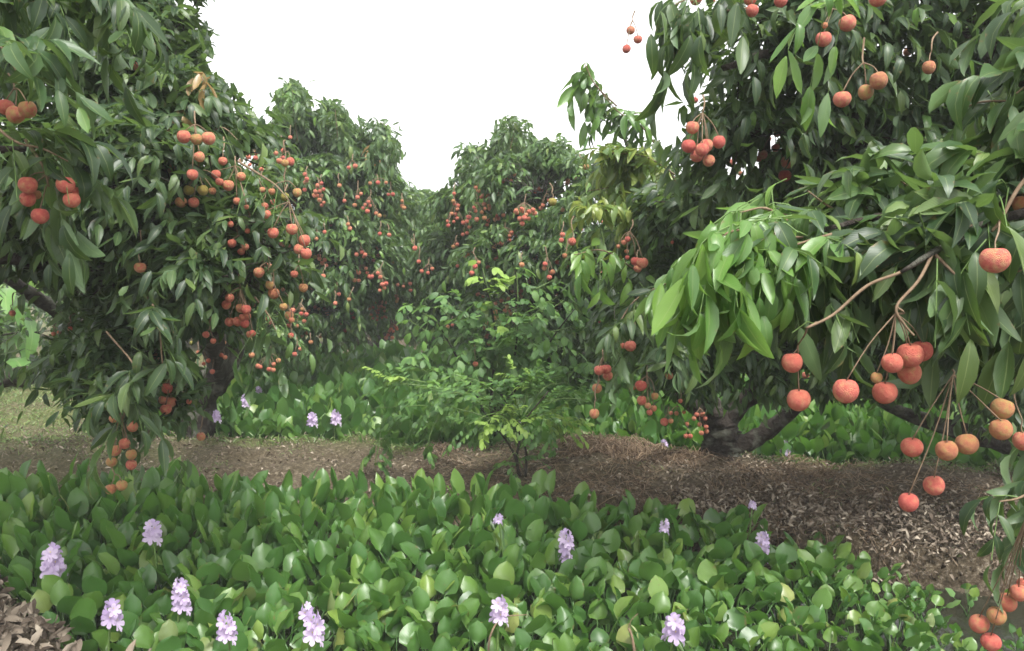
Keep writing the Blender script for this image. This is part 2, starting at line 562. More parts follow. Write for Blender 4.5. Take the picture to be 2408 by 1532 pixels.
HI, LO = [], []
for k, (b_, tw, wv) in enumerate([(0.7, 0.4, 0.03), (1.2, -0.6, 0.04), (1.9, 0.2, 0.03), (0.3, 0.8, 0.045), (1.0, -0.3, 0.03), (1.5, 0.9, 0.04), (-0.4, 0.2, 0.03)]):
    V, T, uv = blade([0, 0.10, 0.3, 0.55, 0.8, 0.94, 1], [0.006, 0.070, 0.135, 0.145, 0.088, 0.03, 0.0], [0] * 7, fold=0.07, wave=wv, seed=k, twist=tw)
    HI.append((bend(V, b_), T, uv))
    V, T, uv = blade([0, 0.3, 0.7, 1], [0.006, 0.15, 0.13, 0.0], [0] * 4, fold=0.05, wave=0.0, seed=k, twist=tw)
    LO.append((bend(V, b_), T, uv))
# rounder leaflets for the shrubs
ROUND = []
for k, b_ in enumerate([0.3, 0.7, 1.0]):
    V, T, uv = blade([0, 0.2, 0.55, 0.85, 1], [0.01, 0.2, 0.27, 0.17, 0.0], [0] * 5, fold=0.03, seed=k)
    ROUND.append((bend(V, b_), T, uv))


def leaf_frames(base, d, n_, L):
    d = nrm(d)
    n_ = nrm(n_ - d * (n_ * d).sum(-1, keepdims=True))
    s_ = np.cross(d, n_)
    return dict(base=base, d=d, n=n_, s=s_, L=L)


def cat(fs):
    return {k: np.concatenate([f[k] for f in fs]) for k in fs[0]}


def sel(f, m):
    return {k: v[m] for k, v in f.items()}


def bake(tr, f, templates, rng, wid=1.0):
    which = rng.integers(0, len(templates), len(f['L']))
    for k, (V, T, uv) in enumerate(templates):
        g = sel(f, which == k)
        N = len(g['L'])
        if not N: continue
        L = g['L'][:, None, None]
        W = (g['s'][:, None] * V[None, :, 0:1] * wid + g['d'][:, None] * V[None, :, 1:2] + g['n'][:, None] * V[None, :, 2:3]) * L + g['base'][:, None]
        TT = (T[None] + (np.arange(N) * len(V))[:, None, None]).reshape(-1, 3)
        tr.add(W.reshape(-1, 3), TT, np.tile(uv, (N, 1)), np.repeat(rng.random(N), len(V)))


def shoots(pos, axis, rng, nleaf=5, nlet=6, rach=0.17, llen=0.12, droop=0.5, ldroop=0.5, spread=0.9):
    """compound leaves at the end of twigs -> leaflet frames (+ rachis polylines)"""
    N = len(pos)
    axis = nrm(axis)
    u = nrm(np.cross(axis, UP + 0.01 * rng.normal(size=(N, 3))))
    v = np.cross(axis, u)
    fs, rl = [], []
    for k in range(nleaf):
        ph = k * 2.4 + rng.random(N) * 1.2 + 7 * rng.random()
        rad = u * np.cos(ph)[:, None] + v * np.sin(ph)[:, None]
        rad[:, 2] += 0.15
        s0 = pos - axis * (0.035 * k + 0.02 * rng.random(N))[:, None]
        d0 = nrm(axis * (0.5 + 0.5 * rng.random(N))[:, None] + rad * spread * (0.6 + 0.6 * rng.random(N))[:, None])
        R = rach * (0.7 + 0.5 * rng.random(N))
        pr = max(nlet // 2, 1)
        line = [s0]
        for j in range(nlet):
            fr = (0.3 + 0.7 * (j // 2) / max(pr - 1, 1)) + (0.06 if j % 2 else 0)
            sl = R * fr
            q = s0 + d0 * sl[:, None] - UP * (droop * 2.2 * sl ** 2 / rach * 0.5)[:, None]
            t = nrm(d0 - UP * (droop * 2.2 * sl / rach)[:, None])
            if j % 2 == 0: line.append(q)
            side = nrm(np.cross(t, UP) + 0.02 * rng.normal(size=(N, 3)))
            sg = 1 if j % 2 else -1
            fwd = 0.5 + 0.5 * fr
            d = nrm(t * fwd + side * sg * (1.05 - 0.55 * fr) * (0.7 + 0.5 * rng.random(N))[:, None] - UP * (ldroop * (-0.1 + 1.5 * rng.random(N)))[:, None])
            nn = UP + 0.45 * rng.normal(size=(N, 3)) + 0.3 * rad
            fs.append(leaf_frames(q, d, nn + 0.25 * side * sg * rng.normal(size=(N, 1)), llen * (0.7 + 0.5 * rng.random(N)) * (0.85 + 0.15 * fr)))
        rl.append(np.stack(line, 1))
    return cat(fs), np.concatenate(rl)


def thin_lines(tr, lines, r, sides=3):
    """lines (N, K, 3) -> thin three-sided tubes, all at once"""
    N, K, _ = lines.shape
    tan = nrm(np.gradient(lines, axis=1))
    a = nrm(np.cross(tan, np.array([0.3, 0.2, 1.0])))
    b = np.cross(tan, a)
    th = np.arange(sides) * 2 * np.pi / sides
    rr = r * np.linspace(1, 0.6, K)[None, :, None, None]
    V = lines[:, :, None] + (a[:, :, None] * np.cos(th)[None, None, :, None] + b[:, :, None] * np.sin(th)[None, None, :, None]) * rr
    i, j = np.meshgrid(np.arange(K - 1), np.arange(sides), indexing='ij')
    p = (i * sides + j).ravel(); q = (i * sides + (j + 1) % sides).ravel()
    T = np.vstack([np.stack([p, p + sides, q], 1), np.stack([q, p + sides, q + sides], 1)])
    TT = (T[None] + (np.arange(N) * K * sides)[:, None, None]).reshape(-1, 3)
    tr.add(V.reshape(-1, 3), TT)


# ------------------------------------------------------------------ fruit positions read off the photograph (x, y, diameter; skin)
# skins: r red, o orange, d dull brownish, y yellow-green
FR = []


def fruits(sc, ox, oy, tree, txt):
    for w_ in txt.split():
        p = w_.split(',')
        FR.append([float(p[0]) * sc + ox, float(p[1]) * sc + oy, float(p[2]) * sc, p[3] if len(p) > 3 else 'o', tree])


fruits(.3853, 0, 0, 'L0', '35,655,100 95,700,108 168,668,106,o 170,1130,108,r 170,1215,98,r 222,1188,60,d 245,1318,106,r 400,1128,108,r 462,1187,98,r 438,1222,102,o')
fruits(.3853, 0, 0, 'L1', '818,408,62 1122,835,84 1198,850,74,d 1272,845,86,r 1217,958,70 1036,1030,62,d 1175,1066,68 1152,1162,68,y 1238,1162,68,y 1105,1235,72,d 1182,1237,66 1393,1132,70 1472,1078,56 1445,1228,48 1505,1265,32 30,1318,32')
fruits(.4336, 0, 516.6, 'L1', '760,260,64 1325,150,42,r 1308,175,40,r 1405,285,60 1462,355,50,d 1485,400,64,d 1245,425,50,r 1228,462,52 1305,480,56 1335,488,56,r 1340,525,44 1245,555,52 1290,553,56 1328,564,50,r '
       '905,915,64,r 885,978,52 928,990,60 900,1028,64,r 1025,988,32 718,1122,64 615,1080,46 675,1215,66 625,1252,66 712,1275,60,d 605,1315,60,d 712,1330,62,r 600,1462,62,d 660,1442,62,d 1090,1177,50 68,508,36,r 290,620,26 320,612,26 380,592,28,r 840,745,50,d')
fruits(.4336, 0, 516.6, 'L2', '1018,643,27 1040,670,26,y 1165,668,29 1213,668,29 1160,706,29 1192,698,28 1200,735,26 1220,747,27 1130,765,29 1105,782,22 1075,720,23 1152,825,30 1365,735,34 1400,795,32 1412,800,26 1510,765,30 1485,785,27 1460,812,30,r 1483,816,28,r')
fruits(.3372, 516.6, 147.6, 'L1', '190,1005,30 455,935,64,y 372,1187,78 503,1160,84,r 592,1238,84 550,1300,74,r 603,1332,82 273,1463,78 520,1475,54,r 180,1285,50,r 155,1312,42,r')
fruits(.3372, 516.6, 147.6, 'T2', '150,680,34 200,658,36 250,664,34 255,628,32 210,712,28 283,720,34 290,744,34 392,632,37,r 442,612,36 440,662,34,r 492,522,30 663,1355,34,y 695,1368,32 715,1398,34 733,1376,30 745,1415,27 722,1490,36 945,722,36 900,733,30 '
       '835,858,32 712,928,27 697,958,36 712,995,28 985,915,29 962,940,33 870,965,31 1038,972,29 1015,992,27 1048,998,27 1000,1015,30,r 1030,1037,36,r 1090,1052,31 1150,1070,27,y 732,1182,31 1015,1340,34 1210,1392,28,y 1020,1435,27 1103,1468,33 1120,1495,33,r 940,1518,31 970,1520,31 '
       '1358,1295,32,r 1388,1387,29 1408,1455,31,r 1452,1465,28,r 1483,1437,30 1540,1390,25,r 1160,838,28,d')
fruits(.3372, 442.8, 664.2, 'T2', '727,195,42,r 797,187,32,d 885,175,34,r 822,228,28,r 703,300,37,r 1355,15,34,r 1368,40,28 1335,57,28,r 1460,18,26,r 1500,30,26,r 1548,10,28,r 1550,57,28,r 1140,215,28,r 1152,245,28,r 742,502,36 780,465,30 630,545,30,r 920,380,24')
fruits(.3614, 959.4, 110.7, 'T4', '690,830,32 637,863,30,r 618,876,28,r 440,915,28 458,938,28 478,978,27,r 300,955,26 325,1033,30 322,1056,24 285,1085,28 312,1088,26 320,1115,26 298,1138,24 262,1162,30,r 258,1135,26 430,1045,27,r 440,1068,26 395,1108,36,r 383,1135,30 447,1122,34 400,1172,28 '
       '497,1113,34 525,1130,32,r 515,1157,26 703,1072,38 745,1062,42,r 788,1072,38 814,1060,32 824,1082,36 728,1118,36 757,1113,36,r 785,1117,30 743,1150,36 865,1050,32 877,1032,30,r 357,1220,28 385,1212,28 668,1222,38,d 578,1278,30,r 608,1278,34 560,1305,30,d '
       '320,1285,26 295,1300,28,d 1005,1222,36 998,1258,36,r 740,1418,38 437,1428,36,r 415,1472,36,r 892,1413,36,r 888,1441,32 940,1465,36,d 920,1500,38,r 972,1400,34,r 45,1310,34 70,1397,30 158,1444,28 90,1460,28 130,1471,26 322,1425,24 425,1333,26 1160,780,42,d')
fruits(.3614, 959.4, 110.7, 'R1', '940,1008,58,y 1068,1266,56 1020,1358,36,d 1405,1272,36,r 1430,1250,38,r 1368,1298,30 1422,1330,30,d 1427,1370,30,r 1480,1395,64,r 1525,1405,76,r 1495,1440,56,r 1720,1272,24')
fruits(.3871, 1476, 0, 'R1', '18,185,56,r 62,240,54,r -7,298,54,r 757,65,78,r 415,-8,80,r 745,-5,80,r 930,5,82,r 505,0,60,r 1335,142,106,r 1190,238,94,r 1520,-10,105 1700,318,52 1830,410,84,d 1525,490,108,d 1447,560,98,d 1303,603,106,o '
       '393,775,84,r 370,888,88,r 478,885,84,r 452,910,86,r 555,863,82,r 420,948,82,r 493,977,74,r 410,610,40,r 907,815,42,r 898,898,54 820,940,62,r 793,966,44 970,985,82 955,1068,78,r 635,990,46 688,1055,34 860,845,30,r 840,305,30,r 1197,155,40,d')
fruits(.3855, 885.6, 590.4, 'R1', '1548,580,72,r 1505,578,40,r 1358,728,66,r 1400,722,68,r 1410,762,66,r 1345,838,64 1328,992,68 1612,822,74,r 1563,835,34,r 1618,912,64,r 1697,885,46,d 1655,945,42 1690,960,42 1665,985,42 1755,1043,52 1795,1038,34 1785,762,50,r 1853,915,30,r')
fruits(.3855, 885.6, 590.4, 'T4', '725,372,33 727,408,34 603,690,36')
fruits(.4335, 1549.7, 442.8, 'R2', '452,778,36,r 205,1228,28 235,1228,27 190,1250,27 250,1250,27 152,1280,27 220,1282,27 255,1295,28 230,1328,30 258,1320,27 145,1345,28 170,1345,29 135,1215,24 115,1155,26 95,1222,26 65,1220,25 795,1015,40 247,1225,24')
fruits(.4335, 1549.7, 442.8, 'N', '1822,388,156,r 722,945,116 758,1148,132 1013,1098,140,r 1180,1028,66,d 1265,948,116 1362,905,140 1425,882,122,r 1358,1000,136 1225,1108,136 1372,1405,118 1560,1422,122,d 1670,1388,124,d 1862,1195,126,d 1855,1308,126,d 1975,1370,110 1965,85,96,d')
fruits(.3257, 1845, 1033, 'N', '1078,333,160,r 895,455,152,r 1690,1110,125 1725,1050,100 1605,1178,142 1530,1275,142,d 1405,1333,142,o 1490,1465,142,r')
frr = np.random.default_rng(5)
for k in range(24):
    FR.append([442.8 + .3372 * frr.uniform(1255, 1395), 664.2 + .3372 * frr.uniform(135, 265), 7.2, 'o', 'T2'])
for k in range(9):
    FR.append([442.8 + .3372 * frr.uniform(1400, 1475), 664.2 + .3372 * frr.uniform(290, 345), 7.6, 'o', 'T2'])
for k in range(110):     # scattered small ones in the far crowns
    tx = frr.choice(['T2', 'T4'])
    x = frr.uniform(600, 940) if tx == 'T2' else frr.uniform(1060, 1420)
    y_ = frr.uniform(420, 800)
    for q in range(int(frr.choice([1, 1, 2, 3]))):
        FR.append([x + frr.normal() * 9, y_ + frr.normal() * 8, frr.uniform(8.5, 11.5), frr.choice(['r', 'r', 'o', 'o', 'd']), tx])
for k in range(15):     # more on the big left tree's outer side
    x, y_ = frr.uniform(500, 720), frr.uniform(330, 800)
    for q in range(int(frr.choice([1, 1, 2, 3]))):
        FR.append([x + frr.normal() * 13, y_ + frr.normal() * 13, frr.uniform(14, 23), frr.choice(['r', 'o', 'o', 'd']), 'L1'])
DIA = 0.040
FD = {'L2': 5.6, 'R2': 5.3}
fx = np.array([f[0] for f in FR]); fy = np.array([f[1] for f in FR]); fd = np.array([f[2] for f in FR])
fY = F * DIA / fd
ftree = [f[4] for f in FR]
for k, tname in enumerate(ftree):
    if tname in FD: fY[k] = FD[tname]
    if tname in ('T2',): fY[k] = np.clip(fY[k], 6.2, 9.0)
    if tname in ('T4',): fY[k] = np.clip(fY[k], 5.2, 7.2)
    if tname == 'L1': fY[k] = np.clip(fY[k], 2.2, 3.4 if fx[k] < 480 else 2.95)
    if tname == 'L0': fY[k] = 1.85
    if tname == 'R1': fY[k] = np.clip(fY[k], 1.8, 3.6)
    if tname == 'N': fY[k] = np.clip(fY[k] * 0.86, 1.1, 1.4)
frad = fd / F * fY / 2
# clusters: fruits of one tree closer than about two and a half diameters hang from one stalk
N_F = len(FR)
cl = np.arange(N_F)
for a_ in range(N_F):
    for b_ in range(a_):
        if ftree[a_] == ftree[b_] and cl[a_] != cl[b_] and math.hypot(fx[a_] - fx[b_], fy[a_] - fy[b_]) < 1.75 * max(fd[a_], fd[b_]) + 2:
            m = (cl == cl[a_]) | (cl == cl[b_])
            if max(np.ptp(fx[m]), np.ptp(fy[m])) < 4.2 * fd[m].mean(): cl[m] = cl[b_]
for c in set(cl):
    m = np.where(cl == c)[0]
    ym = fY[m].mean()
    frad[m] *= 1.0
    fY[m] = ym + np.random.default_rng(int(c)).uniform(-0.02, 0.02, len(m))
    frad[m] = fd[m] / F * fY[m] / 2
    for it in range(40):        # push touching fruits apart in depth
        for p_ in m:
            for q_ in m:
                if p_ < q_:
                    dxy = math.hypot(fx[p_] - fx[q_], fy[p_] - fy[q_]) / F * ym
                    need = frad[p_] + frad[q_]
                    if dxy < need:
                        dz = math.sqrt(need ** 2 - dxy ** 2)
                        g_ = fY[q_] - fY[p_]
                        if abs(g_) < dz:
                            sg = 1 if g_ >= 0 else -1
                            fY[q_] += sg * (dz - abs(g_)) * 0.35
                            fY[p_] -= sg * (dz - abs(g_)) * 0.35
fpos = P(fx, fy, fY)
fpx, fpy, fdep = proj(fpos)
fpr = frad / fdep * F
# the near fruiting twigs hang free of leaves: points along them (picture x, y, radius, depth)
CLEAR = [(a + (c - a) * q, b + (d - b) * q, 9, dep) for a, b, c, d, dep in
         [(1897, 772, 1883, 900, 1.24), (1897, 772, 1865, 835, 1.24), (2040, 672, 1897, 772, 1.2), (2190, 600, 2040, 672, 1.21), (2108, 722, 2092, 890, 1.24), (2190, 600, 2108, 722, 1.2), (2108, 722, 2150, 800, 1.2), (2352, 520, 2335, 590, 1.25), (2420, 410, 2352, 520, 1.25)]
         for q in np.linspace(0, 1, 9)]


def lychee_mesh(name, seg, ring, mat):
    th = np.linspace(0, np.pi, ring + 1)
    ph = np.linspace(0, 2 * np.pi, seg, endpoint=False)
    V, T = [], []
    for a in th:
        for b in ph:
            r = math.sin(a)
            z = math.cos(a)
            z2 = z * 0.96 - 0.13 * max(z, 0) ** 12 * 2.2          # a dimple where the stalk sits
            k = 1.0 - 0.05 * (1 - z) * 0.5 + 0.015 * math.cos(2 * b)
            V.append((r * math.cos(b) * k, r * math.sin(b) * k * 0.97, z2))
    for a in range(ring):
        for b in range(seg):
            p = a * seg + b; q = a * seg + (b + 1) % seg
            if a > 0: T.append((p, p + seg, q))
            if a < ring - 1: T.append((q, p + seg, q + seg))
    return mesh_from(name, np.array(V), np.array(T), mat=mat)


SKIN = {'r': 'fruit_red', 'o': 'fruit_orange', 'd': 'fruit_dull', 'y': 'fruit_yellow'}
LY = {k: (lychee_mesh('lychee', 28, 18, M[v]), lychee_mesh('lychee', 12, 8, M[v])) for k, v in SKIN.items()}


def add_fruit(r, names, up=2.2, near=False, anchors=None):
    loc = np.array(r.location)
    for c in sorted(set(cl)):
        m = [k for k in np.where(cl == c)[0] if ftree[k] in names]
        if not m: continue
        rg = np.random.default_rng(100 + int(c))
        d = fd[m].mean()
        A = None
        if anchors:
            for (ax, ay, aY, x0, y0, x1, y1) in anchors:
                if x0 <= fx[m].mean() <= x1 and y0 <= fy[m].mean() <= y1: A = P(ax, ay, aY)
        top = m[int(np.argmin(fy[m]))]
        if A is None:
            A = P(fx[m].mean() + rg.normal() * d * 0.4, fy[m].min() - d * up * rg.uniform(0.8, 1.5), fY[m].mean() + 0.06)
        tr = Tris()
        spread = float(np.ptp(fx[m])) / max(fd[m].mean(), 1)
        kk = float(np.clip(0.10 + 0.28 * spread, 0.15, 0.8)) if near else 0.25
        hub = kk * A + (1 - kk) * (fpos[m].mean(0) + UP * (fpos[m][:, 2].max() - fpos[m][:, 2].mean() + 1.2 * frad[m].mean()))
        rs = 0.00115 if near else 0.0013 + 0.00025 * fY[m].mean()
        tube(tr, [A, 0.5 * (A + hub) + rg.normal(size=3) * 0.006, hub], [rs * 1.5, rs * 1.3, rs], 5, sub=3)
        for k in m:
            e = fpos[k] + UP * frad[k] * 0.72
            mid = 0.5 * (hub + e) + (UP * 0.006 + rg.normal(size=3) * 0.004 if not near else rg.normal(size=3) * 0.003)
            tube(tr, [hub, mid, e], [rs, rs * 0.85, rs * 0.9], 5, sub=3)
        st = child('fruit_stalk', tr, M['twig'], r)
        for k in m:
            me = LY[FR[k][3]][0 if fd[k] > 16 else 1]
            rr = frad[k]
            mt = Matrix.Translation(Vector(fpos[k] - loc)) @ Matrix.Rotation(rg.uniform(0, 6.28), 4, 'Z') @ Matrix.Rotation(rg.normal() * 0.25, 4, 'X') @ Matrix.Diagonal((rr, rr * rg.uniform(.95, 1.02), rr * rg.uniform(.96, 1.06), 1))
            put('lychee', me, st, mt)


# ------------------------------------------------------------------ sky outline: no mid-distance leaves stand above it
SKYP = np.array([(505, -60), (470, 40), (505, 95), (480, 150), (520, 190), (565, 215), (605, 285), (642, 292), (648, 215), (690, 188), (722, 215), (730, 268), (748, 272), (762, 238), (790, 230), (815, 262), (828, 298), (850, 282), (905, 292), (918, 325), (942, 340), (930, 405), (965, 428), (1040, 448), (1062, 405),
                 (1078, 372), (1095, 335), (1125, 340), (1148, 362), (1165, 280), (1205, 255), (1240, 272), (1262, 335), (1285, 318), (1330, 322), (1350, 350), (1372, 365), (1440, 330), (1520, 330), (1592, 352), (1600, 270), (1640, 225), (1640, 185), (1600, 170), (1560, 150), (1525, 120), (1500, 40), (1505, -60)], float)


def inside(poly, x, y):
    r = np.zeros(len(x), bool)
    n = len(poly)
    for i in range(n):
        x1, y1 = poly[i]; x2, y2 = poly[(i + 1) % n]
        c = ((y1 > y) != (y2 > y)) & (x < (x2 - x1) * (y - y1) / (y2 - y1 + 1e-9) + x1)
        r ^= c
    return r


GAPS = [np.array([(1650, 985), (1700, 965), (1780, 1010), (1850, 985), (1860, 1020), (1800, 1100), (1650, 1120)], float),
        np.array([(0, 655), (70, 650), (135, 700), (125, 800), (60, 860), (0, 880)], float),
        np.array([(490, 905), (560, 860), (640, 880), (1000, 890), (1000, 1100), (345, 1100), (350, 1010), (450, 1000)], float),
        np.array([(0, 900), (120, 900), (170, 1010), (225, 1020), (270, 1060), (260, 1140), (0, 1140)], float),
        np.array([(1370, 925), (1480, 930), (1560, 1015), (1620, 1050), (1600, 1110), (1370, 1110)], float),
        np.array([(1820, 975), (1900, 935), (2150, 950), (2180, 1010), (2408, 1060), (2408, 1300), (1800, 1300), (1780, 1070)], float)]


def cull(f, rng, silhouette=True, keep=0.06, fruit=True):
    mid = f['base'] + f['d'] * f['L'][:, None] * 0.55
    x, y, z = proj(mid)
    ok = np.ones(len(x), bool)
    if silhouette:
        tx, ty, _ = proj(f['base'] + f['d'] * f['L'][:, None] * 0.95)
        k2 = rng.random(len(x)) < keep
        ok &= ~(inside(SKYP, x, y) & ~k2)
        ok &= ~(inside(SKYP, tx, ty) & ~(rng.random(len(x)) < 0.45))
        for g in GAPS:
            ok &= ~(inside(g, x, y) & (z < 6.3) & (rng.random(len(x)) > 0.04))
    if fruit:
        e = 0.5 * f['L'] / z * F * 0.62
        ps = [proj(f['base'] + f['d'] * f['L'][:, None] * q_) for q_ in (0.15, 0.5, 0.85)]
        e = 0.14 * f['L'] / z * F
        for k in range(N_F):
            hit = np.zeros(len(x), bool)
            for x_, y_, z_ in ps:
                hit |= (np.hypot(x_ - fpx[k], y_ - fpy[k]) < fpr[k] * 0.95 + e) & (z_ < fdep[k] + 0.03)
            ok &= ~(hit & (rng.random(len(x)) > 0.02))
        for cx, cy, cr, cdp in CLEAR:
            for x_, y_, z_ in ps:
                ok &= ~((np.hypot(x_ - cx, y_ - cy) < cr + e) & (z_ < cdp + 0.01))
    # nothing pokes right into the lens
    ok &= np.linalg.norm(f['base'] - CAM, axis=1) > 0.8
    return sel(f, ok)


def split_visible(f, nmax, cell=20):
    """frames that show largest -> objects; the rest -> stuff"""
    mid = f['base'] + f['d'] * f['L'][:, None] * 0.5
    x, y, z = proj(mid)
    onscr = (x > 0) & (x < 2408) & (y > 0) & (y < 1532)
    ci = (np.clip(x, 0, 2407) // cell).astype(int) * 200 + (np.clip(y, 0, 1531) // cell).astype(int)
    best = np.full(200 * 140, 1e9)
    np.minimum.at(best, ci[onscr], z[onscr])
    vis = onscr & (z <= best[ci] + 0.03)
    score = np.where(vis, f['L'] / z, -1)
    idx = np.argsort(-score)[:nmax]
    idx = idx[score[idx] > 0]
    m = np.zeros(len(x), bool)
    m[idx] = True
    return sel(f, m), sel(f, ~m)


LEAFMESH = {}


def leaf_objects(r, f, mat, templates, key, rng, name='leaf'):
    loc = np.array(r.location)
    if (key, mat.name) not in LEAFMESH:
        LEAFMESH[(key, mat.name)] = [mesh_from(name, V, T, uv, mat=mat) for V, T, uv in templates]
    ms = LEAFMESH[(key, mat.name)]
    b = f['base'] - loc
    for i in range(len(f['L'])):
        L = f['L'][i]
        s_, d, n_ = f['s'][i] * L, f['d'][i] * L, f['n'][i] * L
        mt = Matrix(((s_[0], d[0], n_[0], b[i][0]), (s_[1], d[1], n_[1], b[i][1]), (s_[2], d[2], n_[2], b[i][2]), (0, 0, 0, 1)))
        put(name, ms[rng.integers(len(ms))], r, mt)


def lobe_shoots(lobes, rng, dens=1.0):
    """twig tips over the outside of a crown made of lobes (px, py, Y, rx px, ry px) or with a depth radius"""
    pos, ax, cen = [], [], []
    for lb in lobes:
        px, py, Y, rx, ry = lb[:5]
        c = P(px, py, Y)
        a, b = rx / F * Y, ry / F * Y
        dpt = lb[5] if len(lb) > 5 else 0.5 * (a + b)
        area = 4 * math.pi * ((a * b + a * dpt + b * dpt) / 3)
        n = int(dens * area / 0.030)
        v = nrm(rng.normal(size=(n, 3)))
        v[:, 2] = np.where(v[:, 2] < -0.2, v[:, 2] * 0.6, v[:, 2])
        rr = 1 - 0.42 * rng.random(n) ** 1.7
        p = c + v * np.array([a, dpt, b]) * rr[:, None]
        axn = nrm(v / np.array([a, dpt, b]))
        axn = nrm(axn + 0.4 * rng.normal(size=(n, 3)) + 0.35 * UP)
        nd_ = max(6, n // 9)                       # little domes that break up each lobe
        dc = nrm(rng.normal(size=(nd_, 3)))
        dc[:, 2] = np.abs(dc[:, 2]) * 0.9 - 0.25
        dc = nrm(dc)
        R3 = np.array([a, dpt, b])
        k = rng.integers(0, nd_, n)
        sub = c + dc[k] * R3 * 0.86
        vv = nrm(rng.normal(size=(n, 3)) + dc[k] * 0.8 + 0.35 * UP)
        rad_ = (0.26 + 0.06 * rng.random(n)) * (R3.mean()) ** 0.75 * 0.9
        pd = sub + vv * rad_[:, None]
        use = rng.random(n) < 0.6
        p = np.where(use[:, None], pd, p)
        axn = np.where(use[:, None], nrm(vv + 0.25 * dc[k] + 0.3 * rng.normal(size=(n, 3))), axn)
        pos.append(p); ax.append(axn); cen.append(np.repeat(c[None], n, 0))
    return np.concatenate(pos), np.concatenate(ax), np.concatenate(cen)


def make_tree(name, label, trunk, limbs, lobes, seed, mat='leaf', dens=1.0, nobj=300, hi=False, young=0.0, llen=0.12, extra=(), fruit=(), up=2.2, group='lychee trees laden with fruit', keep=0.06, twigs=True, sil=True, droop=0.5, ldroop=0.5):
    rng = np.random.default_rng(seed)
    r = root(name, trunk[0][0], label, 'tree', group)
    tr = Tris()
    tp = [p for p, _ in trunk]; tr_ = [q for _, q in trunk]
    tube(tr, tp, tr_, 16, rough=0.32, rng=rng, sub=6)
    child('trunk', tr, M['bark'], r)
    for pts, rad in limbs:
        tr = Tris()
        tube(tr, pts, rad, 10, rough=0.30, rng=rng, sub=5)
        child('branch', tr, M['bark'], r)
    pos, ax, cen = lobe_shoots(lobes, rng, dens)
    f, rl = shoots(pos, ax, rng, llen=llen, droop=droop, ldroop=ldroop)
    f = cull(f, rng, sil, keep)
    yg = rng.random(len(f['L'])) < young
    vis, rest = split_visible(sel(f, ~yg), nobj)
    tr = Tris()
    bake(tr, rest, HI if hi else LO, rng)
    child('foliage', tr, M[mat], r, 'stuff')
    if yg.any():
        tr = Tris(); bake(tr, sel(f, yg), LO, rng)
        child('young_foliage', tr, M['young'], r, 'stuff')
    leaf_objects(r, vis, M[mat], HI, 'hi', rng)
    if twigs:
        tr = Tris()
        k = rng.random(len(pos)) < 0.6
        mid = 0.5 * (pos[k] + cen[k]) + rng.normal(size=(k.sum(), 3)) * 0.04
        ln = np.stack([cen[k] * 0.8 + pos[k] * 0.2, mid, pos[k]], 1)
        x, y, z = proj(ln[:, 2]); x1, y1, _ = proj(ln[:, 1])
        bad = inside(SKYP, x, y) | inside(SKYP, x1, y1)
        for g in GAPS: bad |= inside(g, x, y) | inside(g, x1, y1)
        thin_lines(tr, ln[~bad], 0.0045, 4)
        child('twigs', tr, M['bark'], r, 'stuff')
    for spec in extra:
        add_spray(r, rng, *spec)
    add_fruit(r, fruit, up=up)
    return r


def add_spray(r, rng, pts, mat, n=6, nleaf=4, nlet=6, rach=0.17, llen=0.12, droop=0.8, ldroop=0.8, fruit=True, rad=0.004):
    """a bough tip drawn by picture points (px, py, Y), leafy along its outer part, each leaf an object"""
    p = np.array([P(a, b, c) for a, b, c in pts])
    tr = Tris()
    tube(tr, p, np.linspace(rad, rad * 0.45, len(p)), 6, sub=5, rng=rng, rough=0.1)
    child('twig', tr, M['twig'], r)
    s_ = np.linspace(0.35, 1, n)
    seg = np.linspace(0, 1, len(p))
    q = np.stack([np.interp(s_, seg, p[:, k]) for k in range(3)], 1)
    tg = nrm(np.stack([np.interp(s_, seg, np.gradient(p, axis=0)[:, k]) for k in range(3)], 1))
    f, rl = shoots(q, nrm(tg + 0.25 * rng.normal(size=q.shape)), rng, nleaf, nlet, rach, llen, droop, ldroop)
    f = cull(f, rng, False, fruit=fruit)
    leaf_objects(r, f, M[mat], HI, 'hi', rng)
    tr = Tris()
    thin_lines(tr, rl, 0.0014, 3)
    child('leaf_stems', tr, M['stalk'], r, 'stuff')


def PT(*a): return [(P(x, y, Y), rad) for x, y, Y, rad in a]
def LB(*a): return ([P(x, y, Y) for x, y, Y, _ in a], [q for *_, q in a])
def gp(px, py, z=0.2):
    p = G(px, py, z); p[2] = float(ground_z(p[0], p[1])) - 0.03
    return p


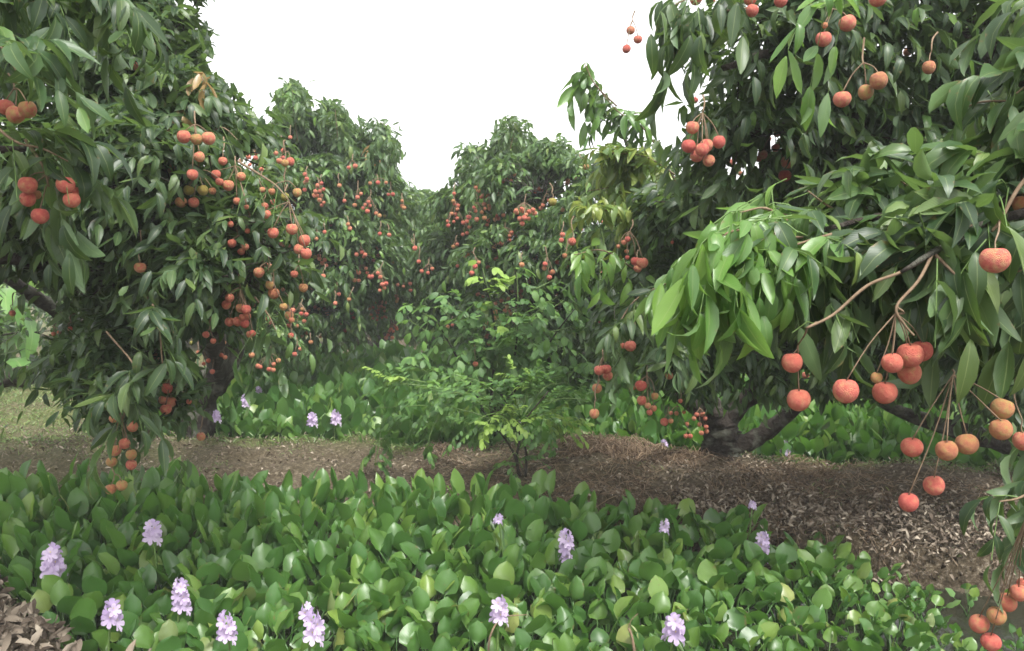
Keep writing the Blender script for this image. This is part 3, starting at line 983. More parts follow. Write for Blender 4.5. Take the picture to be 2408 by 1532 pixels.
# ------------------------------------------------------------------ big left tree
b = gp(455, 1015)
Yt = b[1]
make_tree('lychee_tree', 'big dark lychee tree filling the left side, its lowest fruit hanging over the hyacinths',
          [(b, 0.17), (P(470, 940, Yt - 0.05), 0.13), (P(520, 880, Yt - 0.1), 0.11), (P(545, 800, Yt - 0.2), 0.09), (P(500, 650, Yt - 0.5), 0.07)],
          [LB((470, 950, Yt, 0.10), (360, 880, Yt - 0.3, 0.08), (240, 800, Yt - 0.8, 0.06), (120, 720, Yt - 1.4, 0.045), (0, 640, Yt - 1.8, 0.03)),
           LB((520, 880, Yt - 0.1, 0.09), (470, 700, 4.6, 0.07), (380, 500, 3.8, 0.05), (330, 200, 3.5, 0.03)),
           LB((360, 880, Yt - 0.3, 0.05), (300, 870, 4.4, 0.04), (330, 700, 3.6, 0.03), (370, 760, 3.1, 0.015)),
           LB((470, 700, 4.6, 0.05), (300, 640, 3.8, 0.04), (120, 620, 3.3, 0.03), (-60, 600, 3.1, 0.02)),
           LB((545, 800, Yt - 0.2, 0.06), (600, 640, 4.0, 0.04), (600, 520, 3.2, 0.02)),
           LB((-200, 1010, 6.0, 0.09), (-40, 905, 5.9, 0.075), (90, 875, 5.8, 0.06), (200, 800, 5.2, 0.045), (250, 700, 4.6, 0.04))],
          [(80, -180, 3.7, 420, 220), (90, 120, 3.5, 260, 190), (390, 90, 3.6, 115, 130), (340, 280, 3.4, 230, 170), (480, 370, 3.4, 130, 130), (430, 470, 3.1, 210, 160), (170, 440, 3.2, 240, 180),
           (570, 560, 3.1, 130, 120), (560, 660, 3.0, 150, 110), (300, 640, 3.3, 260, 130), (60, 560, 3.4, 150, 90), (400, 760, 3.3, 150, 90), (330, 870, 3.2, 120, 110), (210, 840, 3.5, 80, 110),
           (250, 950, 3.0, 60, 70), (390, 960, 3.1, 70, 90), (185, 940, 3.3, 45, 90), (250, 985, 3.2, 70, 45), (60, 780, 5.4, 120, 60, 0.4)],
          seed=21, mat='leaf', dens=2.1, nobj=300, fruit=('L1', 'L2'), llen=0.088, droop=0.35, ldroop=0.3, keep=0.0,
          extra=[([(250, 780, 2.9), (320, 870, 2.8), (300, 940, 2.75), (290, 985, 2.75)], 'leaf', 4, 3, 6, 0.15, 0.13, 0.3, 0.25),
                 ([(330, 680, 2.9), (370, 740, 2.75), (380, 830, 2.7), (385, 890, 2.7)], 'leaf', 4, 2, 8, 0.16, 0.13, 0.2, 0.2),
                 ([(560, 380, 2.7), (640, 430, 2.5), (670, 460, 2.4)], 'leaf_far', 2, 4, 6, 0.13, 0.11, 0.3, 0.2),
                 ([(480, 330, 3.2), (520, 300, 3.1), (560, 330, 3.1)], 'leaf_far', 2, 3, 6, 0.15, 0.12, 0.5, 0.5),
                 ([(600, 700, 3.0), (630, 740, 2.9), (650, 780, 2.9)], 'leaf_far', 3, 3, 6, 0.15, 0.11, 0.5, 0.4),
                 ([(470, 170, 3.2), (478, 190, 3.1)], 'bronze', 1, 4, 4, 0.10, 0.12, 1.0, 1.6)])

# near-left tree: stands outside the frame, a few boughs hang into the top left corner
b = np.array([-2.3, 1.9, float(ground_z(-2.3, 1.9)) - 0.03])
r0 = make_tree('lychee_tree', 'near lychee tree reaching in at the top left corner with clusters of red fruit',
               [(b, 0.10), (b + [0.05, 0, 0.9], 0.09), (b + [0.1, 0, 1.7], 0.07), (b + [0.2, 0.1, 2.4], 0.04)],
               [([b + [0.08, 0, 1.2], P(-150, 330, 1.95), P(-20, 350, 1.9), P(60, 350, 1.9)], [0.04, 0.02, 0.01, 0.006]),
                ([b + [0.1, 0, 1.7], P(-100, -60, 1.95), P(60, -30, 1.9), P(200, -20, 1.95)], [0.04, 0.02, 0.012, 0.006])],
               [(-260, 200, 2.0, 160, 200), (-240, -200, 2.0, 200, 160), (20, -160, 2.1, 160, 90)], seed=22, dens=0.8, nobj=60, fruit=(),
               extra=[([(-60, -60, 1.9), (60, -40, 1.85), (140, -20, 1.85)], 'leaf', 3, 4, 6, 0.14, 0.11, 0.5, 0.7),
                      ([(120, -60, 1.95), (230, -40, 1.95), (290, 0, 1.95)], 'leaf', 3, 4, 6, 0.14, 0.115, 0.5, 0.7),
                      ([(-40, 60, 1.75), (10, 120, 1.7), (45, 180, 1.7)], 'leaf_far', 3, 3, 6, 0.12, 0.11, 0.3, 0.6),
                      ([(-60, 250, 1.9), (30, 330, 1.85), (100, 350, 1.85), (160, 380, 1.85)], 'leaf', 3, 3, 8, 0.15, 0.12, 0.3, 0.4),
                      ([(60, 330, 1.9), (100, 390, 1.85), (115, 440, 1.85)], 'leaf', 2, 3, 6, 0.12, 0.11, 0.5, 0.7)])
add_fruit(r0, ('L0',), up=1.6)

# ------------------------------------------------------------------ trees beyond the far channel
b = gp(875, 865)
make_tree('lychee_tree', 'lychee tree left of the gap of sky with its forked trunk standing in hyacinths',
          [(b, 0.16), (P(870, 840, b[1]), 0.14), (P(845, 800, b[1]), 0.10), (P(840, 740, b[1] - 0.3), 0.07), (P(820, 600, b[1] - 1), 0.05)],
          [LB((872, 845, b[1], 0.11), (890, 800, b[1], 0.08), (900, 740, b[1] - 0.3, 0.06), (880, 600, b[1] - 1.0, 0.03)),
           LB((850, 805, b[1], 0.09), (760, 700, b[1] - 0.8, 0.06), (680, 560, b[1] - 1.5, 0.03), (690, 330, b[1] - 1.8, 0.02)),
           LB((900, 815, b[1], 0.05), (925, 760, b[1] - 0.2, 0.04), (930, 600, b[1] - 0.6, 0.02))],
          [(690, 300, 8.4, 85, 80), (687, 225, 8.6, 38, 34, 0.5), (790, 275, 8.6, 36, 35), (880, 360, 8.8, 55, 75), (640, 330, 8.4, 50, 45), (770, 400, 8.6, 130, 90), (700, 480, 8.2, 150, 110), (850, 480, 8.8, 110, 80),
           (640, 640, 8.0, 130, 120), (790, 620, 8.0, 130, 110), (900, 600, 8.8, 90, 90), (720, 740, 8.0, 130, 75), (860, 720, 8.6, 70, 55), (930, 470, 10.5, 60, 40), (600, 780, 7.2, 90, 60), (930, 680, 9.4, 60, 70)],
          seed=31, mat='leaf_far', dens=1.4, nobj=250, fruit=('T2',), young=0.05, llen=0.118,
          extra=[([(880, 350, 8.2), (895, 325, 8.1)], 'bronze', 1, 4, 4, 0.12, 0.16, 0.8, 1.2),
                 ([(700, 330, 8.0), (690, 260, 7.9), (688, 212, 7.8)], 'leaf_far', 5, 3, 6, 0.16, 0.13, 0.6, 0.8),
                 ([(795, 330, 8.0), (788, 258, 7.9)], 'leaf_far', 4, 3, 6, 0.16, 0.13, 0.6, 0.8),
                 ([(870, 400, 8.0), (895, 350, 7.9), (905, 320, 7.8)], 'leaf_far', 5, 4, 6, 0.17, 0.14, 0.6, 0.8),
                 ([(640, 340, 8.0), (620, 310, 7.9)], 'leaf', 3, 3, 6, 0.15, 0.12, 0.5, 0.5),
                 ([(680, 250, 8.3), (690, 215, 8.2)], 'young', 2, 4, 6, 0.18, 0.15, 0.9, 1.2),
                 ([(860, 260, 8.6), (890, 285, 8.5), (915, 300, 8.5)], 'leaf', 2, 2, 4, 0.15, 0.13, 0.5, 0.5)])

b = gp(1300, 880)
make_tree('lychee_tree', 'rounded lychee tree right of the gap of sky with many small red fruit',
          [(b, 0.14), (P(1295, 820, 8.3), 0.11), (P(1280, 740, 8.0), 0.08), (P(1240, 600, 7.8), 0.05)],
          [LB((1297, 830, 8.3, 0.08), (1360, 760, 7.9, 0.06), (1380, 640, 7.4, 0.04), (1340, 480, 7.3, 0.02)),
           LB((1285, 760, 8.0, 0.07), (1180, 650, 7.8, 0.05), (1120, 520, 7.8, 0.03), (1200, 340, 7.8, 0.015)),
           LB((1310, 860, 8.4, 0.08), (1400, 830, 7.9, 0.06), (1440, 740, 7.4, 0.04))],
          [(1205, 305, 7.9, 38, 34), (1200, 365, 7.8, 75, 55), (1110, 425, 7.8, 50, 50), (1310, 380, 7.3, 85, 55), (1270, 460, 6.9, 130, 85), (1130, 480, 7.8, 85, 80), (1200, 590, 6.9, 130, 90), (1340, 600, 6.6, 130, 110),
           (1100, 620, 8.0, 90, 100), (1240, 720, 6.9, 130, 80), (1390, 720, 6.7, 90, 80), (1400, 500, 6.6, 90, 90), (1105, 352, 8.0, 22, 14), (1200, 800, 7.2, 110, 50), (1430, 830, 7.4, 60, 60), (1060, 540, 9.0, 50, 90), (1070, 740, 8.4, 60, 70)],
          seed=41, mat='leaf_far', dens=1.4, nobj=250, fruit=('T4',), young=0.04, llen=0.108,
          extra=[([(1200, 350, 7.3), (1215, 285, 7.3)], 'leaf_far', 5, 3, 6, 0.16, 0.12, 0.6, 0.8),
                 ([(1130, 380, 7.5), (1100, 350, 7.5)], 'leaf_far', 3, 2, 6, 0.14, 0.11, 0.5, 0.6),
                 ([(1290, 370, 7.0), (1300, 330, 7.0)], 'leaf_far', 3, 3, 6, 0.15, 0.12, 0.5, 0.6)])

b = gp(1020, 850)
make_tree('lychee_tree', 'low dark lychee tree far behind, closing the bottom of the gap of sky',
          [(b, 0.13), (P(1015, 780, b[1]), 0.09), (P(1010, 650, b[1]), 0.05)], [LB((1015, 780, b[1], 0.06), (960, 650, b[1], 0.04), (940, 550, b[1], 0.02))],
          [(1000, 520, 12, 80, 60), (950, 500, 12, 50, 60), (1040, 600, 12, 80, 100), (960, 640, 12, 80, 90), (1000, 740, 12, 110, 60), (1045, 490, 12.5, 50, 40), (1005, 480, 13, 50, 25)],
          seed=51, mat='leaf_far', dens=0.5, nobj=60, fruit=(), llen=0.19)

# ------------------------------------------------------------------ tree on the ridge at the right, with its low forked trunk
b = gp(1700, 1082)
Yr = b[1]
make_tree('lychee_tree', 'lychee tree on the right with a short forked trunk rising from the soil ridge',
          [(b, 0.16), (P(1702, 1050, Yr), 0.13), (P(1700, 1020, Yr), 0.12), (P(1690, 985, Yr), 0.10), (P(1660, 940, Yr - 0.1), 0.07), (P(1640, 860, Yr - 0.4), 0.05)],
          [LB((1705, 1055, Yr, 0.09), (1760, 1038, Yr - 0.05, 0.062), (1820, 1003, Yr - 0.15, 0.050), (1900, 930, Yr - 0.4, 0.04), (2000, 800, Yr - 0.9, 0.05), (2050, 600, 3.6, 0.03)),
           LB((1700, 1010, Yr, 0.09), (1725, 970, Yr, 0.07), (1790, 900, Yr - 0.2, 0.055), (1820, 780, 4.4, 0.04), (1800, 560, 3.8, 0.03), (1800, 300, 3.2, 0.02)),
           LB((1690, 990, Yr, 0.08), (1640, 960, Yr - 0.1, 0.06), (1560, 880, 4.6, 0.04), (1540, 700, 4.3, 0.025), (1520, 480, 4.4, 0.015), (1460, 300, 4.3, 0.008)),
           LB((1790, 900, Yr - 0.2, 0.045), (1700, 780, 4.2, 0.03), (1640, 660, 3.6, 0.02)),
           LB((2050, 600, 3.6, 0.04), (2000, 250, 3.0, 0.03), (1850, 130, 2.8, 0.02), (1700, 160, 2.7, 0.01)),
           LB((2050, 600, 3.6, 0.04), (2250, 350, 3.2, 0.03), (2330, 100, 3.0, 0.02))],
          [(1790, 110, 2.9, 130, 130), (1740, 330, 3.0, 120, 130), (1950, 100, 3.0, 170, 170), (2200, 60, 3.2, 240, 200), (1930, 330, 3.1, 190, 130), (2200, 330, 3.3, 240, 170), (1690, 500, 3.7, 160, 90), (1880, 480, 3.5, 160, 100),
           (1540, 450, 4.8, 100, 90), (1450, 430, 5.0, 70, 80), (1600, 600, 4.2, 150, 90), (1480, 590, 4.9, 110, 90), (1620, 720, 3.9, 150, 90), (1510, 770, 3.6, 70, 70), (1750, 850, 4.0, 150, 80), (1930, 790, 4.2, 170, 110),
           (2130, 800, 4.3, 200, 120), (2340, 780, 4.4, 180, 130), (2100, 600, 3.8, 230, 150), (2340, 560, 3.9, 190, 160), (1630, 880, 3.9, 90, 60), (1580, 900, 3.9, 40, 40), (2000, 900, 4.4, 120, 40), (2380, 900, 4.2, 140, 90), (2450, 200, 3.2, 140, 200)],
          seed=61, mat='leaf', dens=1.9, nobj=300, fruit=('R1', 'R2'), llen=0.092, young=0.04, droop=0.45, ldroop=0.45,
          extra=[([(1590, 430, 4.2), (1520, 310, 4.0), (1450, 260, 3.9), (1385, 180, 3.85)], 'leaf_far', 7, 3, 6, 0.11, 0.10, 0.7, 0.9),
                 ([(1480, 270, 3.95), (1530, 260, 3.9)], 'young', 1, 3, 4, 0.12, 0.11, 0.5, 0.8),
                 ([(1450, 250, 3.9), (1400, 200, 3.8), (1375, 150, 3.8)], 'young', 2, 3, 6, 0.11, 0.12, 1.0, 1.4),
                 ([(1590, 420, 4.3), (1500, 390, 4.1), (1420, 390, 4.0)], 'yellow', 6, 4, 6, 0.13, 0.10, 0.6, 0.6),
                 ([(1590, 480, 4.2), (1480, 440, 4.0), (1380, 450, 3.9)], 'yellow', 5, 4, 6, 0.13, 0.10, 0.6, 0.6),
                 ([(1540, 440, 4.0), (1450, 350, 4.0)], 'yellow', 4, 4, 6, 0.13, 0.10, 0.6, 0.7),
                 ([(1500, 640, 3.8), (1420, 590, 3.5), (1350, 600, 3.4)], 'young', 3, 3, 6, 0.14, 0.12, 0.9, 1.2),
                 ([(1760, -40, 2.7), (1660, -20, 2.6), (1570, 20, 2.6)], 'leaf', 4, 4, 6, 0.16, 0.13, 0.7, 1.3),
                 ([(1760, 20, 2.7), (1690, 30, 2.6), (1630, 60, 2.55)], 'leaf', 3, 4, 6, 0.16, 0.13, 0.7, 1.3),
                 ([(1640, 640, 3.4), (1560, 670, 3.0), (1490, 710, 2.9), (1440, 790, 2.85)], 'leaf', 7, 3, 6, 0.12, 0.10, 0.5, 0.7),
                 ([(1640, 770, 3.2), (1590, 820, 3.0), (1560, 860, 3.0)], 'leaf', 4, 3, 6, 0.11, 0.10, 0.5, 0.8),
                 ([(1600, 420, 4.1), (1520, 370, 3.9), (1440, 360, 3.8)], 'yellow', 6, 4, 6, 0.13, 0.11, 0.5, 0.5),
                 ([(1560, 560, 4.1), (1450, 500, 3.8), (1370, 500, 3.7)], 'yellow', 5, 4, 6, 0.13, 0.11, 0.5, 0.5),
                 ([(2000, -40, 2.3), (1960, 0, 2.2), (1920, 20, 2.2)], 'young', 2, 3, 6, 0.13, 0.11, 0.8, 1.3)])

b = gp(2750, 1180)
make_tree('lychee_tree', 'dark lychee tree at the right edge with a low bough close above the ridge',
          [(b, 0.17), (P(2640, 1090, b[1]), 0.14), (P(2560, 980, b[1]), 0.11), (P(2540, 800, b[1]), 0.08)],
          [LB((2640, 1100, b[1], 0.13), (2480, 1060, 5.0, 0.09), (2330, 1035, 5.0, 0.06), (2180, 990, 5.0, 0.045), (2080, 950, 5.0, 0.03), (2020, 880, 4.9, 0.02))],
          [(2500, 700, 4.8, 200, 150), (2560, 400, 4.8, 220, 200), (2420, 900, 4.8, 120, 60)], seed=71, dens=0.7, nobj=40, fruit=())

# ------------------------------------------------------------------ near right tree: boughs at arm's length, every leaf an object
b = np.array([2.1, 1.5, float(ground_z(2.1, 1.5)) - 0.03])
rn = make_tree('lychee_tree', 'nearest lychee tree, its big-leaved bough with large pink fruit entering from the right',
               [(b, 0.12), (b + [0, 0, 0.8], 0.10), (b + [-0.1, 0, 1.5], 0.08), (b + [-0.1, 0, 2.3], 0.05)],
               [([b + [0, 0, 0.95], P(2800, 600, 1.45), P(2500, 480, 1.42), P(2330, 478, 1.4), P(2200, 490, 1.4), P(2060, 510, 1.4), P(1940, 540, 1.38), P(1850, 560, 1.35)], [0.04, 0.025, 0.012, 0.008, 0.006, 0.005, 0.004, 0.003]),
                ([P(2500, 480, 1.42), P(2330, 520, 1.3), P(2200, 590, 1.22), P(2120, 640, 1.2)], [0.010, 0.006, 0.0045, 0.003]),
                ([b + [-0.05, 0, 1.2], P(2700, 300, 1.5), P(2520, 180, 1.5), P(2400, 200, 1.5)], [0.04, 0.02, 0.012, 0.006]),
                ([b + [0, 0, 0.8], P(2750, 900, 1.5), P(2550, 1050, 1.45), P(2420, 1150, 1.4)], [0.03, 0.016, 0.009, 0.005])],
               [(2760, 500, 1.6, 200, 260), (2740, 100, 1.6, 220, 200)], seed=81, dens=0.7, nobj=40, fruit=(), sil=False, hi=True)
rng = np.random.default_rng(82)
SP = [  # points, material, shoots, leaves, leaflets, rachis, leaflet length, droop, leaflet droop
    ([(1960, 540, 1.42), (1860, 510, 1.40), (1790, 490, 1.38)], 'young', 3, 3, 6, 0.09, 0.085, 0.9, 1.5),
    ([(1930, 560, 1.36), (1800, 560, 1.33), (1690, 590, 1.30)], 'young', 3, 3, 6, 0.09, 0.10, 0.9, 1.6),
    ([(1870, 600, 1.36), (1740, 620, 1.34), (1640, 640, 1.32)], 'young', 2, 2, 6, 0.08, 0.095, 0.9, 1.6),
    ([(1850, 520, 1.38), (1800, 490, 1.36), (1740, 500, 1.34)], 'young', 2, 3, 6, 0.08, 0.085, 1.0, 1.2),
    ([(1820, 560, 1.30), (1740, 570, 1.28), (1680, 580, 1.27)], 'young', 3, 2, 6, 0.08, 0.10, 0.9, 1.3),
    ([(1780, 540, 1.27), (1720, 545, 1.26), (1670, 575, 1.25)], 'young', 3, 3, 6, 0.08, 0.11, 1.4, 1.8),
    ([(1720, 620, 1.26), (1660, 620, 1.26), (1620, 640, 1.26)], 'young', 2, 3, 6, 0.08, 0.11, 1.4, 1.9),
    ([(1860, 600, 1.30), (1780, 610, 1.28)], 'young', 2, 3, 6, 0.08, 0.095, 0.9, 1.2),
    ([(1700, 640, 1.40), (1620, 650, 1.42), (1560, 670, 1.44)], 'young', 2, 2, 6, 0.08, 0.085, 0.9, 1.2),
    ([(2260, 560, 1.35), (2200, 500, 1.33), (2160, 480, 1.33)], 'leaf_far', 2, 3, 6, 0.10, 0.10, 0.3, 0.4),
    ([(2100, 560, 1.35), (2060, 540, 1.33)], 'leaf', 2, 3, 6, 0.10, 0.10, 0.4, 0.6),
    ([(1960, 550, 1.34), (1890, 570, 1.3), (1830, 590, 1.28)], 'leaf_far', 2, 3, 6, 0.09, 0.095, 0.6, 1.0),
    ([(2100, 500, 1.5), (2060, 470, 1.5), (2020, 450, 1.5)], 'leaf_far', 2, 3, 6, 0.11, 0.105, 0.3, 0.3),
    ([(2200, 490, 1.5), (2150, 450, 1.5), (2110, 420, 1.5)], 'leaf_far', 2, 3, 6, 0.11, 0.11, 0.2, 0.3),
    ([(2000, 520, 1.5), (1940, 480, 1.5), (1900, 450, 1.5)], 'leaf', 2, 3, 6, 0.11, 0.10, 0.4, 0.5),
    ([(2300, 480, 1.4), (2200, 540, 1.3), (2130, 560, 1.28)], 'leaf', 3, 3, 6, 0.10, 0.11, 0.5, 0.6),
    ([(2200, 600, 1.22), (2240, 640, 1.2), (2260, 660, 1.2)], 'leaf', 2, 3, 6, 0.10, 0.13, 0.5, 0.8),
    ([(2408, 540, 1.3), (2330, 520, 1.3), (2260, 540, 1.28)], 'leaf', 3, 3, 6, 0.10, 0.12, 0.4, 0.6),
    ([(2200, 590, 1.25), (2110, 620, 1.27), (2060, 640, 1.28)], 'leaf', 2, 3, 6, 0.09, 0.11, 0.6, 1.0),
    ([(2120, 640, 1.4), (1990, 660, 1.42), (1900, 690, 1.42)], 'leaf', 4, 3, 6, 0.09, 0.11, 0.8, 1.4),
    ([(1920, 760, 1.25), (1895, 772, 1.22)], 'leaf', 1, 3, 4, 0.06, 0.10, 0.8, 1.1),
    ([(2190, 700, 1.5), (2170, 720, 1.5)], 'leaf', 1, 4, 6, 0.10, 0.12, 0.8, 1.4),
    ([(2560, 120, 1.5), (2470, 160, 1.45), (2390, 220, 1.42)], 'leaf_far', 3, 3, 8, 0.11, 0.12, 0.3, 0.4),
    ([(2560, 260, 1.5), (2450, 290, 1.45), (2380, 340, 1.42)], 'leaf_far', 3, 3, 8, 0.11, 0.12, 0.3, 0.6),
    ([(2520, 380, 1.45), (2400, 400, 1.42), (2320, 420, 1.42)], 'leaf_far', 3, 3, 6, 0.10, 0.12, 0.4, 0.6),
    ([(2420, 240, 1.5), (2310, 240, 1.5), (2260, 260, 1.5)], 'leaf_far', 2, 2, 6, 0.09, 0.10, 0.5, 0.9),
    ([(2460, 620, 1.4), (2390, 640, 1.4)], 'leaf', 2, 3, 6, 0.10, 0.13, 0.7, 1.0),
    ([(2440, 780, 1.5), (2380, 800, 1.5)], 'leaf', 2, 2, 6, 0.10, 0.12, 0.7, 1.0),
    ([(2470, 1130, 1.42), (2400, 1170, 1.38), (2350, 1180, 1.36)], 'leaf', 2, 1, 6, 0.07, 0.085, 0.7, 1.0),
    ([(2450, 1290, 1.4), (2395, 1330, 1.38)], 'leaf', 1, 2, 4, 0.07, 0.10, 0.7, 1.6),
    ([(2470, 1000, 1.5), (2400, 1060, 1.5)], 'leaf', 1, 2, 6, 0.08, 0.10, 0.7, 1.0),
]
for s_ in SP:
    s_ = list(s_); s_[3] += 1; s_[6] *= 0.88; s_[7] *= 0.6; s_[8] *= 0.75
    add_spray(rn, rng, *s_, rad=0.0028)
for pts, rad in [LB((2190, 600, 1.22, 0.0028), (2120, 640, 1.21, 0.0026), (2040, 672, 1.20, 0.0024), (1960, 740, 1.19, 0.0022), (1897, 772, 1.18, 0.002)),
                 LB((2195, 592, 1.22, 0.0028), (2160, 660, 1.2, 0.0024), (2108, 722, 1.19, 0.0022), (2128, 765, 1.19, 0.0018), (2150, 790, 1.18, 0.0016)),
                 LB((2430, 400, 1.25, 0.003), (2390, 450, 1.25, 0.003), (2352, 520, 1.25, 0.0026), (2332, 545, 1.25, 0.002))]:
    tr = Tris(); tube(tr, pts, rad, 6, sub=5); child('twig', tr, M['twig'], rn)
add_fruit(rn, ('N',), near=True, anchors=[(1897, 772, 1.18, 1840, 800, 1920, 1000), (2010, 780, 1.25, 1950, 880, 2030, 960), (2108, 722, 1.19, 2040, 780, 2200, 960), (2350, 520, 1.25, 2300, 560, 2380, 660),
                                         (2440, 1150, 1.25, 2280, 1350, 2408, 1532), (2165, 985, 1.25, 2100, 1100, 2230, 1200), (2240, 870, 1.3, 2100, 1000, 2320, 1090), (2370, 840, 1.3, 2320, 900, 2400, 1050)])

# ------------------------------------------------------------------ shrubs in the centre
def shrub(name, label, base, stems, mat, seed, leafl, nlet, sprays, drp=0.35, s0=0.1):
    rng = np.random.default_rng(seed)
    r = root(name, base, label, 'shrub')
    for pts, rad in stems:
        tr = Tris(); tube(tr, pts, rad, 6, rough=0.1, rng=rng, sub=4)
        child('stem', tr, M['bark'], r)
    fs, lns, mts = [], [], []
    for (pts, n, m, rach) in sprays:
        p = np.array([P(a, b_, c) for a, b_, c in pts])
        s_ = np.linspace(s0, 1, n); seg = np.linspace(0, 1, len(p))
        q = np.stack([np.interp(s_, seg, p[:, k]) for k in range(3)], 1)
        tg = nrm(np.stack([np.interp(s_, seg, np.gradient(p, axis=0)[:, k]) for k in range(3)], 1))
        q = q + rng.normal(size=q.shape) * 0.015
        f, rl = shoots(q, nrm(tg + 0.3 * rng.normal(size=q.shape) + 0.2 * UP), rng, 2, nlet, rach, leafl, drp, drp * 0.6, spread=1.3)
        f['n'] = nrm(f['n'] + 0.8 * UP - f['d'] * ((f['n'] + 0.8 * UP) * f['d']).sum(-1, keepdims=True)); f['s'] = np.cross(f['d'], f['n'])
        f = cull(f, rng, False)
        tr = Tris(); tube(tr, p, np.linspace(0.005, 0.002, len(p)), 5, sub=3); child('twig', tr, M['stalk'], r)
        lns.append(rl)
        fs.append((m or mat, f))
    tr = Tris(); thin_lines(tr, np.concatenate(lns), 0.0013, 3); child('leaf_stems', tr, M['stalk'], r, 'stuff')
    for m in sorted({a for a, _ in fs}):
        f = cat([b_ for a, b_ in fs if a == m])
        vis, rest = split_visible(f, 300 if m == mat else 60, 12)
        leaf_objects(r, vis, M[m], ROUND, 'round', rng)
        if len(rest['L']):
            tr = Tris(); bake(tr, rest, ROUND, rng)
            child('foliage', tr, M[m], r, 'stuff')
    return r


b = gp(1228, 1142)
Yb = b[1]
rg = np.random.default_rng(9)
sprs = []
for x0, y0, x1, y1, dy, n in [(1225, 1000, 920, 900, -0.2, 8), (1225, 1010, 880, 960, 0.1, 6), (1225, 980, 1000, 930, -0.3, 7), (1230, 990, 1060, 880, 0.2, 6), (1230, 1000, 1100, 1000, -0.35, 6), (1225, 980, 1180, 900, -0.1, 6),
                              (1225, 980, 1260, 890, 0.1, 6), (1225, 1000, 1380, 940, -0.1, 8), (1230, 1000, 1340, 1000, 0.2, 7), (1230, 980, 1330, 900, 0.3, 7), (1225, 1000, 1310, 1000, -0.3, 5), (1220, 1000, 1130, 1005, -0.3, 5),
                              (1225, 1050, 1240, 985, 0, 4), (1215, 1050, 1180, 1000, 0.1, 3), (1228, 1100, 1195, 1085, -0.1, 2), (1232, 1090, 1262, 1070, 0.1, 2)]:
    sprs.append(([(x0, y0, Yb), ((x0 + x1) / 2, (y0 + y1) / 2 - 28, Yb + dy / 2), (x1, y1, Yb + dy)], n, 'lime' if rg.random() < 0.18 else None, 0.15))
sprs.append(([(1060, 930, Yb - 0.3), (1020, 1000, Yb - 0.35), (1000, 1070, Yb - 0.35)], 5, None, 0.10))
sprs.append(([(900, 980, Yb + 0.1), (890, 1050, Yb), (880, 1095, Yb)], 4, None, 0.10))
sprs.append(([(1000, 900, Yb), (940, 890, Yb - 0.1), (900, 900, Yb - 0.1)], 3, 'lime', 0.13))
sprs.append(([(1250, 900, Yb), (1210, 880, Yb - 0.1)], 2, 'lime', 0.12))
shrub('feathery_shrub', 'small feathery green shrub on thin stems growing from the soil ridge in the centre', b,
      [LB((1228, 1142, Yb, 0.010), (1215, 1080, Yb, 0.009), (1222, 1010, Yb, 0.007), (1180, 930, Yb, 0.004)), LB((1235, 1142, Yb, 0.009), (1238, 1070, Yb, 0.008), (1230, 1000, Yb, 0.006), (1290, 920, Yb, 0.004)),
       LB((1222, 1142, Yb, 0.008), (1205, 1060, Yb + 0.05, 0.007), (1130, 960, Yb + 0.1, 0.004))],
      'shrub', 91, 0.050, 10, sprs, drp=0.12, s0=0.38)
b = gp(1150, 985)
Yc = 5.9
sp2 = []
for k in range(34):
    x = rg.uniform(960, 1340); y = rg.uniform(680, 880)
    sp2.append(([(1150 + (x - 1150) * .5, y + 60, Yc), (x, y, Yc - rg.uniform(0, .5))], 3, None, 0.16))
sp2 += [([(1180, 780, Yc - .3), (1150, 690, Yc - .4), (1135, 630, Yc - .4)], 6, 'lime', 0.12), ([(1170, 700, Yc - .4), (1200, 670, Yc - .4)], 2, 'lime', 0.12), ([(1215, 780, Yc - .5), (1218, 700, Yc - .5), (1215, 640, Yc - .5)], 6, None, 0.13),
        ([(1300, 780, Yc - .5), (1360, 760, Yc - .5), (1370, 700, Yc - .5)], 5, None, 0.12), ([(1330, 880, Yc - .5), (1390, 860, Yc - .5)], 3, None, 0.12), ([(1260, 680, Yc - .5), (1300, 660, Yc - .5)], 2, None, 0.14)]
shrub('broadleaf_shrub', 'taller pale green shrub with a yellow-green leading shoot in front of the round lychee tree', b,
      [LB((1150, 985, 6.6, 0.014), (1160, 880, 6.2, 0.011), (1165, 780, Yc, 0.008), (1135, 640, Yc - .4, 0.003)), LB((1152, 985, 6.6, 0.012), (1200, 880, 6.1, 0.009), (1216, 780, Yc - .4, 0.006), (1215, 645, Yc - .5, 0.003)),
       LB((1155, 985, 6.6, 0.012), (1250, 870, 6.1, 0.008), (1310, 780, Yc - .4, 0.005), (1370, 705, Yc - .5, 0.003)), LB((1148, 985, 6.6, 0.012), (1090, 870, 6.1, 0.008), (1030, 760, Yc - .2, 0.004))],
      'shrub', 92, 0.082, 6, sp2)

